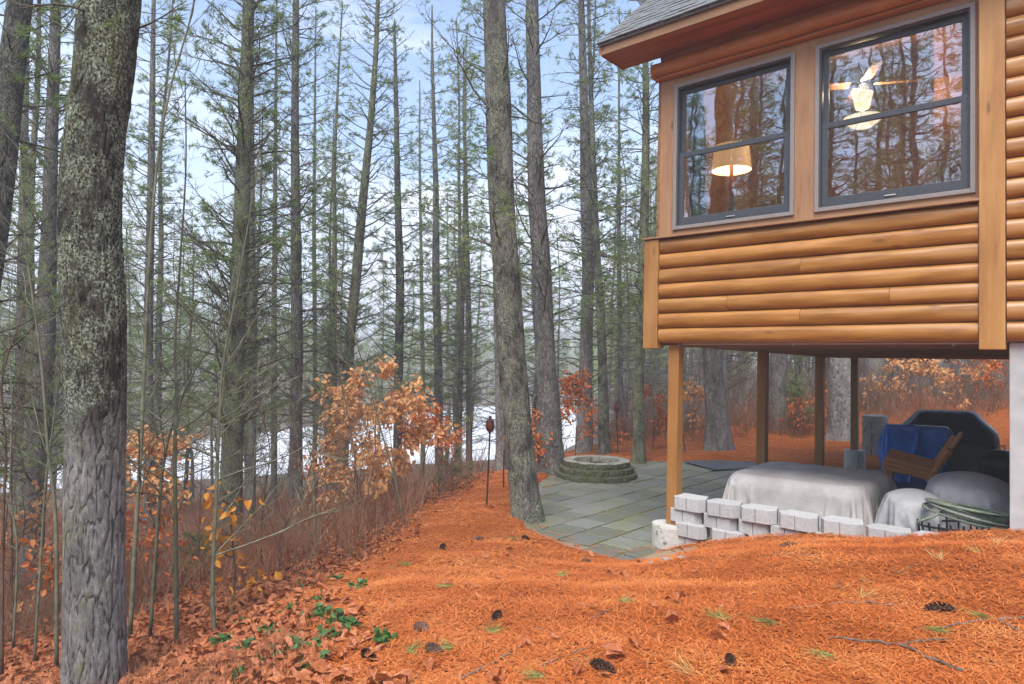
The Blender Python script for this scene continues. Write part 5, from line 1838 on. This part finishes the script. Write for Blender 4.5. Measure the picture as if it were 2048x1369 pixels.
# grill under a black cover: hipped box
g = at(1893, 900, 13.0)
gr = empty('covered_grill', (g[0], g[1], .02), H_RZ + .35, 'large barbecue grill under a glossy black vinyl cover', 'grill')
b = MB()
V, Fs = [], []
prof = [(.80, .34, .05), (.81, .36, .45), (.82, .37, .85), (.80, .36, .95), (.74, .345, 1.02), (.62, .30, 1.14), (.52, .25, 1.26), (.47, .22, 1.315), (.42, .18, 1.335), (.2, .08, 1.34), (.0, .0, 1.34)]
nt = 60
for hx, hy, zz in prof:
    for k in range(nt):
        t = 2 * math.pi * k / nt
        cx_, cy_ = superell(t, 5)
        f = .014 * math.sin(t * 11 + zz * 4) + .012 * mn.noise(Vector((cx_ * 5, cy_ * 5, zz * 6)))
        V.append((cx_ * hx + f * math.cos(t), cy_ * hy + f * math.sin(t), zz + .01 * mn.noise(Vector((cx_ * 4, cy_ * 4, zz)))))
for i in range(len(prof) - 1):
    for k in range(nt):
        k2 = (k + 1) % nt
        Fs.append((i * nt + k, i * nt + k2, (i + 1) * nt + k2, (i + 1) * nt + k))
b.add(V, Fs)
obj('vinyl_cover', b.mesh('vinyl_cover', True), M['grill_cover'], gr)

# blue tarp bunched over a chair
g = at(1832, 900, 11.4)
tp = drape('tarp', lambda s, t: superpt(s, t, .74, .80, .2), 62, 1.32, [MB().box((-.44, .10, .0), (.44, .30, 1.16)).mesh('tmp'), MB().box((-.46, -.14, 0), (.46, .3, .60)).mesh('tmp')], 42, .3, (g[0], g[1], .01), -.55, shrink=-.10)
tp.data.materials.append(M['tarp'])
tag(tp, 'bright blue plastic tarp bunched over furniture in front of the grill', 'tarp')
# the chair carrying the tarp
ch = empty('patio_chair', (g[0], g[1], .01), -.55, 'metal patio chair mostly hidden by the blue tarp', 'chair')
for sx in (-.42, .42):
    for sy in (-.05, .28):
        obj('leg', MB().tube([(sx, sy, 0), (sx * .96, sy, .55)], .014, 8), M['black_metal'], ch)
    obj('arm', MB().tube([(sx, -.05, .52), (sx, .12, .60), (sx, .28, .58)], .016, 8), M['black_metal'], ch)
obj('seat', MB().box((-.42, -.05, .38), (.42, .28, .42)), M['black_plastic'], ch, bevel=.01)
obj('backrest', MB().box((-.40, .22, .50), (.40, .26, 1.08)), M['black_plastic'], ch, bevel=.02)

# wooden slatted chair pushed askew
g = at(1826, 945, 10.2)
cr_ = empty('storage_crate', (g[0], g[1], .012), -.62, 'dark storage crate carrying the wooden slat chair', 'crate')
obj('body', MB().box((-.42, -.36, 0), (.40, .38, .34)), M['black_plastic'], cr_, bevel=.015)
obj('crate_lid', MB().box((-.44, -.38, .342), (.42, .40, .375)), M['black_plastic'], cr_, bevel=.01)
wc = empty('wooden_chair', (g[0], g[1], .376), -.62, 'rustic honey-coloured wooden slat chair pushed askew beside the tarp', 'chair')
MT = Matrix.Translation((0, 0, .36)) @ Matrix.Rotation(R(12), 4, 'Y') @ Matrix.Rotation(R(12), 4, 'X')
def half_round(x0, x1, y, z, w, t):
    b = MB()
    n = 8
    V = []
    for x in (x0, x0 + .02, x1 - .02, x1):
        k = .82 if x in (x0, x1) else 1
        for i in range(n + 1):
            a = math.pi * i / n
            V.append((x, y + math.cos(a) * w / 2 * k, z + math.sin(a) * t * k))
    Fs = [tuple(range(n + 1)), tuple(reversed(range(3 * (n + 1), 4 * (n + 1))))]
    for s in range(3):
        for i in range(n):
            a = s * (n + 1) + i
            Fs.append((a, a + n + 1, a + n + 2, a + 1))
        a = s * (n + 1)
        Fs.append((a + n, a + 2 * n + 1, a + n + 1, a))
    b.add(V, Fs)
    b.V = [tuple(MT @ Vector(v)) for v in b.V]
    return b
for k in range(5):
    obj('seat_slat', half_round(-.36, .28, -.26 + k * .135, .0, .115, .045), M['chair_wood'], wc, bevel=.003)
for y in (-.31, .33):
    b = MB().tube([MT @ Vector((-.34, y, -.05)), MT @ Vector((.34, y, -.03))], .045, 10)
    obj('side_rail', b, M['chair_wood'], wc)
    obj('front_leg', MB().tube([MT @ Vector((-.30, y, -.04)), (-.33, y, 0)], .04, 10), M['chair_wood'], wc)
    obj('rear_leg', MB().tube([MT @ Vector((.22, y, -.04)), (.34, y, 0)], .04, 10), M['chair_wood'], wc)
    obj('back_post', MB().tube([MT @ Vector((.27, y, -.02)), MT @ Vector((.36, y, .28)), MT @ Vector((.42, y, .46))], [.048, .045, .05], 10), M['chair_wood'], wc)
for k in range(4):
    hgt = .62 + .05 * math.sin(k / 3 * math.pi)
    M2 = MT @ Matrix.Translation((.27, -.20 + k * .14, .0)) @ Matrix.Rotation(R(20), 4, 'Y')
    b = MB().box((-.012, -.062, .0), (.016, .062, hgt), M2)
    obj('back_slat', b, M['chair_wood'], wc, bevel=.02)

# black folding chair by the grill
g = at(1938, 960, 10.3)
fc = empty('folding_chair', (g[0], g[1], .01), -.62, 'black folding chair leaning in front of the covered grill', 'chair')
b = MB()
b.tube([(-.33, .0, .05), (-.33, .05, .95), (-.27, .06, 1.06), (.27, .06, 1.06), (.33, .05, .95), (.33, 0, .05)], .014, 8)
obj('frame', b, M['black_metal'], fc)
obj('back_panel', MB().box((-.29, .035, .48), (.29, .06, 1.02)), M['black_plastic'], fc, bevel=.05)
obj('seat', MB().box((-.30, -.34, .42), (.30, .03, .46)), M['black_plastic'], fc, bevel=.015)
for sx in (-.3, .3):
    obj('leg', MB().tube([(sx, -.32, .0), (sx, .02, .45)], .012, 8), M['black_metal'], fc)

# kettle barbecue by the foundation
g = at(2003, 950, 10.0)
kb = empty('kettle_grill', (g[0], g[1], .01), 0, 'dark round kettle barbecue on thin legs by the foundation wall', 'grill')
obj('bowl', MB().lathe([(.02, .50), (.16, .53), (.26, .64), (.28, .74), (.27, .75), (.02, .745)], 28), M['black_metal'], kb)
obj('lid', MB().lathe([(.285, .752), (.27, .83), (.20, .92), (.09, .97), (.01, .98)], 28, caps=False), M['grill_cover'], kb)
obj('lid_handle', MB().tube([(-.05, 0, .965), (-.05, 0, 1.03), (.05, 0, 1.03), (.05, 0, .965)], .009, 7), M['metal_light'], kb)
for k in range(3):
    a = k * 2.094 + .5
    obj('leg', MB().tube([(.14 * math.cos(a), .14 * math.sin(a), .55), (.30 * math.cos(a), .30 * math.sin(a), 0)], .012, 7), M['black_metal'], kb)

# black lattice basket and coiled hose
pb = hw(2.98, .62, 0)
bk = empty('plastic_basket', (pb[0], pb[1], .012), H_RZ, 'black plastic lattice basket behind the end of the block wall', 'basket')
for k in range(7):
    zz = .08 + k * .09
    rx, ry = .30 + .012 * k, .19 + .008 * k
    obj('hoop', MB().tube([(rx * math.cos(t), ry * math.sin(t), zz + .03 * math.cos(t)) for t in np.linspace(0, 2 * math.pi, 33)], .011, 6, False), M['black_plastic'], bk)
for k in range(22):
    a = k * 2 * math.pi / 22
    obj('rib', MB().tube([((.29) * math.cos(a), .185 * math.sin(a), .0), (.375 * math.cos(a), .24 * math.sin(a), .66 + .03 * math.cos(a))], .010, 5), M['black_plastic'], bk)
rs = RS(9)
ho = MB()
pts = []
for k in range(170):
    t = k / 169 * 2 * math.pi * 6.3
    rr = 1 + .10 * math.sin(t * .37 + 1) + .05 * math.sin(t * 2.3)
    pts.append((.33 * rr * math.cos(t) + .05, .20 * rr * math.sin(t), .70 + .018 * (k / 20) * .6 + .03 * math.sin(t * .9) - .05 * math.cos(t)))
pts += [(-.20, -.24, .70), (-.33, -.30, .63)]
ho.tube(pts, .013, 8)
h_ = obj('garden_hose', ho.mesh('garden_hose', True), M['hose'])
h_.location = (pb[0], pb[1], .03)
h_.rotation_euler = (0, 0, H_RZ)
tag(h_, 'coiled grey-green garden hose lying on the black basket', 'hose')

# block pillar at the back of the patio
g = at(1750, 905, 15.6)
pl = empty('block_pillar', (g[0], g[1], gz(g[0], g[1]) - .02), 0, 'short pillar of stacked split-face blocks behind the last porch post', 'pillar')
for c in range(6):
    for j in range(4 if c < 5 else 1):
        a = j * math.pi / 2 + c * .8
        if c < 5:
            me_ = arc_block(.04, .27, math.pi / 4 * .96, .15, 50 + c * 4 + j)
            obj('block', me_, M['pillar_block'], pl, (0, 0, c * .152), (0, 0, a))
obj('cap', MB().lathe([(.255, .762), (.265, .78), (.26, .90), (.245, .915), (.02, .918)], 28), M['pillar_block'], pl)

# dark mat on the far pavers
b = MB()
c4 = [flat(1368, 924, .03), flat(1428, 941, .03), flat(1560, 932, .03), flat(1490, 916, .03)]
V, Fs = [], []
n = 16
for j in range(n + 1):
    for i in range(n + 1):
        s, t = i / n, j / n
        p = (np.array(c4[0]) * (1 - s) + np.array(c4[1]) * s) * (1 - t) + (np.array(c4[3]) * (1 - s) + np.array(c4[2]) * s) * t
        V.append((p[0], p[1], .028 + .03 * abs(mn.noise(Vector((s * 3, t * 3, 2)))) + .05 * max(0, .25 - t)))
for j in range(n):
    for i in range(n):
        a = j * (n + 1) + i
        Fs.append((a, a + 1, a + n + 2, a + n + 1))
b.add(V, Fs)
mt = obj('rubber_mat', b.mesh('rubber_mat', True), M['rubber'])
mt.modifiers.new('s', 'SOLIDIFY').thickness = .012
tag(mt, 'dark blue-grey mat lying on the pavers behind the beige table cover', 'mat')

# ------------------------------------------------------------------ cones, sticks, sprigs, stones on the bank
def cone_mesh(seed):
    rs = RS(seed)
    b = MB()
    b.tube([(-.055, 0, 0), (-.03, 0, .004), (.03, 0, .003), (.06, 0, 0)], [.008, .013, .011, .004], 7)
    for k in range(64):
        t = k / 63
        a = k * 2.4
        x = -.055 + .115 * t
        r = .026 * math.sin(math.pi * (.12 + .8 * t)) + .004
        ax = Vector((0, math.cos(a), math.sin(a)))
        tg = Vector((0, -math.sin(a), math.cos(a)))
        o = Vector((x, 0, 0))
        w = .009
        b.add([o + ax * .004 - tg * w * .5, o + ax * .004 + tg * w * .5, o + ax * r + tg * w + Vector((.010, 0, 0)), o + ax * (r + .003) + Vector((.016, 0, 0)), o + ax * r - tg * w + Vector((.010, 0, 0))], [(0, 1, 2, 3, 4)])
    return b.mesh('pine_cone')
cms = [cone_mesh(k) for k in range(3)]
for m_ in cms:
    m_.materials.append(M['cone'])
for k, (px, py, s) in enumerate(((1884, 1228, 1.25), (1575, 1098, 1.3), (886, 1100, 1.2), (995, 1242, 1.0), (845, 1265, 1.2), (1203, 1350, 1.2), (735, 1320, 1.1), (870, 1310, 1.0), (955, 1082, 1.1), (1050, 1080, 1.0), (1460, 1330, .8), (680, 1245, 1.0), (1170, 1128, .9), (1275, 1100, .9))):
    g = hit(px, py)
    o = obj('pine_cone', cms[k % 3], None)
    o.location = (g[0], g[1], gz(g[0], g[1]) + .024)
    o.rotation_euler = (rng.uniform(0, 6), rng.uniform(-.15, .15), rng.uniform(0, 6.28))
    o.scale = (s, s, s)
    tag(o, 'brown pine cone lying in the orange needles', 'pine cone', 'pine cones scattered on the needle bank')
def stick(polys, r, label, m='stick', grp=None):
    r = r * .8
    g0 = hit(*polys[0][0])
    o = empty('fallen_branch', (g0[0], g0[1], gz(g0[0], g0[1])), 0, label, 'branch', grp)
    for j, pl_ in enumerate(polys):
        P = []
        for a, c in pl_:
            g = hit(a, c)
            P.append((g[0] - g0[0], g[1] - g0[1], gz(g[0], g[1]) + r * 1.5 + rng.uniform(0, .012) - o.location.z))
        P = catmull(P, 4 * len(P)) if len(P) > 2 else np.array(P)
        P = P + np.random.RandomState(j + 3).normal(0, r * .35, P.shape)
        obj('stem' if j == 0 else 'side_branch', MB().tube(P, list(np.linspace(r, r * .5, len(P))), 7).mesh('stem', True), M[m], o)
stick([[(1925, 1355), (1860, 1325), (1800, 1301), (1720, 1291), (1655, 1284)], [(1800, 1301), (1840, 1289), (1895, 1291)]], .011, 'forked lichen-crusted branch lying on the needles, the thickest one')
stick([[(2047, 1244), (1990, 1247), (1940, 1254), (1880, 1264)], [(1995, 1247), (2020, 1262), (2046, 1276)]], .010, 'reddish fallen branch with a side fork near a green needle sprig')
stick([[(1575, 1224), (1640, 1217), (1700, 1210), (1760, 1213), (1795, 1222)]], .008, 'curved dark twig arching over the needle bank')
stick([[(920, 1368), (975, 1340), (1025, 1312), (1052, 1288)]], .009, 'long bent grey stick pointing up the needle bank')
stick([[(1170, 1246), (1225, 1222), (1270, 1196)]], .008, 'dark knobbly stick lying on the open needles')
for pl_ in ([(1075, 1343), (1130, 1320), (1185, 1302)], [(838, 1150), (875, 1142), (908, 1130)], [(1540, 1112), (1585, 1113), (1630, 1112)], [(768, 1258), (800, 1262)], [(1068, 1260), (1090, 1268), (1105, 1278)], [(1810, 1140), (1860, 1130), (1900, 1126)], [(940, 1080), (975, 1078), (1000, 1074)], [(1500, 1180), (1540, 1172)]):
    stick([pl_], .006, 'short dead twig on the orange needles', grp='short twigs on the needle bank')
stick([[(385, 1182), (350, 1160), (312, 1134)], [(360, 1165), (400, 1172)]], .014, 'pale broken limb lying in the leaf litter among saplings')
stick([[(0, 1185), (60, 1190), (130, 1172)]], .007, 'bare arching twig beside the thick pine trunk')

def sprig_mesh(seed, n=11, L=.055, flat_=.5):
    rs = RS(seed)
    az = rs.uniform(0, 6.28, n)
    q = np.stack([rs.normal(0, .025, n), rs.normal(0, .025, n), rs.uniform(.01, .05, n)], -1)
    d = np.stack([np.cos(az), np.sin(az), rs.uniform(.0, .7, n)], -1)
    d /= np.linalg.norm(d, axis=1, keepdims=True)
    me = leaf_mesh('leafy_sprig', q, d, L * rs.uniform(.7, 1.3, n), rs, .36)
    me.materials.append(M['green_leaf'])
    return me
sms = [sprig_mesh(k, 10 + 3 * k) for k in range(4)]
for px, py in ((480, 1255), (545, 1275), (500, 1305), (520, 1332), (565, 1318), (600, 1275), (625, 1240), (650, 1240), (672, 1248), (692, 1258), (612, 1312), (622, 1342), (700, 1268), (580, 1228), (640, 1205), (492, 1362), (480, 1345), (670, 1165), (560, 1290), (530, 1265), (655, 1290), (590, 1300), (445, 1290), (610, 1180), (720, 1180), (770, 1290)):
    g = hit(px, py)
    o = obj('leafy_sprig', rng.choice(sms), None)
    o.location = (g[0], g[1], gz(g[0], g[1]))
    o.rotation_euler = (0, 0, rng.uniform(0, 6.28))
    s = rng.uniform(.8, 1.3)
    o.scale = (s, s, s)
    tag(o, 'small green leafy plant in the litter beside the needle bank', 'plant', 'green plants in the leaf litter')
def tuft_mesh(seed, m, n=34, L=.10, el=(.2, .9)):
    rs = RS(seed)
    az = rs.uniform(0, 6.28) + rs.normal(0, .7, n)
    e = rs.uniform(*el, n)
    d = np.stack([np.cos(az) * np.cos(e), np.sin(az) * np.cos(e), np.sin(e)], -1)
    me = blades_mesh('tuft', rs.normal(0, .012, (n, 3)) * [1, 1, .3], d, L * rs.uniform(.6, 1.2, n), .0022, rs)
    me.materials.append(M[m])
    return me
gts = [tuft_mesh(k, 'needles_far', 46, .12, (.02, .35)) for k in range(3)]
for px, py in ((1540, 1252), (1862, 1264), (1970, 1240), (1655, 1318), (1236, 1118), (818, 1132), (900, 1178), (985, 1272), (822, 1312), (1120, 1155), (1240, 1210), (905, 1302), (1445, 1244), (1085, 1360), (775, 1140), (1030, 1080)):
    g = hit(px, py)
    o = obj('needle_sprig', rng.choice(gts), None)
    o.location = (g[0], g[1], gz(g[0], g[1]) + .015)
    o.rotation_euler = (0, 0, rng.uniform(0, 6.28))
    tag(o, 'green pine needle sprig dropped on the orange needles', 'needle sprig', 'green sprigs on the needle bank')
sts = [tuft_mesh(10 + k, 'straw', 26, .14, (.15, .8)) for k in range(3)]
for px, py in ((1680, 1180), (1740, 1170), (1790, 1150), (1720, 1200), (1880, 1120), (1960, 1110), (1150, 1330), (1990, 1090), (1390, 1350)):
    g = hit(px, py)
    o = obj('straw_tuft', rng.choice(sts), None)
    o.location = (g[0], g[1], gz(g[0], g[1]))
    o.rotation_euler = (0, 0, rng.uniform(0, 6.28))
    tag(o, 'small tuft of pale straw grass in the needles', 'grass tuft', 'straw tufts on the needle bank')
for px, py, s in ((1302, 1129, .028), (1335, 1122, .042), (1366, 1118, .036), (1165, 1212, .02)):
    g = hit(px, py)
    b = MB()
    V, Fs = [], []
    for i in range(7):
        for k in range(12):
            th, ph = math.pi * i / 6, 2 * math.pi * k / 12
            v = Vector((math.sin(th) * math.cos(ph), math.sin(th) * math.sin(ph), math.cos(th)))
            r = 1 + .25 * mn.noise(v * 1.6 + Vector((px, 0, 0)))
            V.append((v.x * s * 1.4 * r, v.y * s * r, v.z * s * .55 * r))
    for i in range(6):
        for k in range(12):
            k2 = (k + 1) % 12
            Fs.append((i * 12 + k, (i + 1) * 12 + k, (i + 1) * 12 + k2, i * 12 + k2))
    b.add(V, Fs)
    o = obj('stone', b.mesh('stone', True), M['pillar_block'])
    o.location = (g[0], g[1], gz(g[0], g[1]) + s * .15)
    tag(o, 'small rounded grey stone in the soil by the footing', 'stone', 'small stones near the footing')

# ------------------------------------------------------------------ damp air over the lake
hz_m = bpy.data.materials.new('haze')
hz_m.use_nodes = True
hz_m.node_tree.nodes.clear()
_o = hz_m.node_tree.nodes.new('ShaderNodeOutputMaterial')
_v = hz_m.node_tree.nodes.new('ShaderNodeVolumePrincipled')
_v.inputs['Color'].default_value = (0.92, 0.95, 1.0, 1)
_v.inputs['Density'].default_value = 0.0036
hz_m.node_tree.links.new(_v.outputs[0], _o.inputs['Volume'])
tag(obj('haze', MB().box((-520, -260, -9.5), (520, 760, 48)), hz_m), kind='stuff')
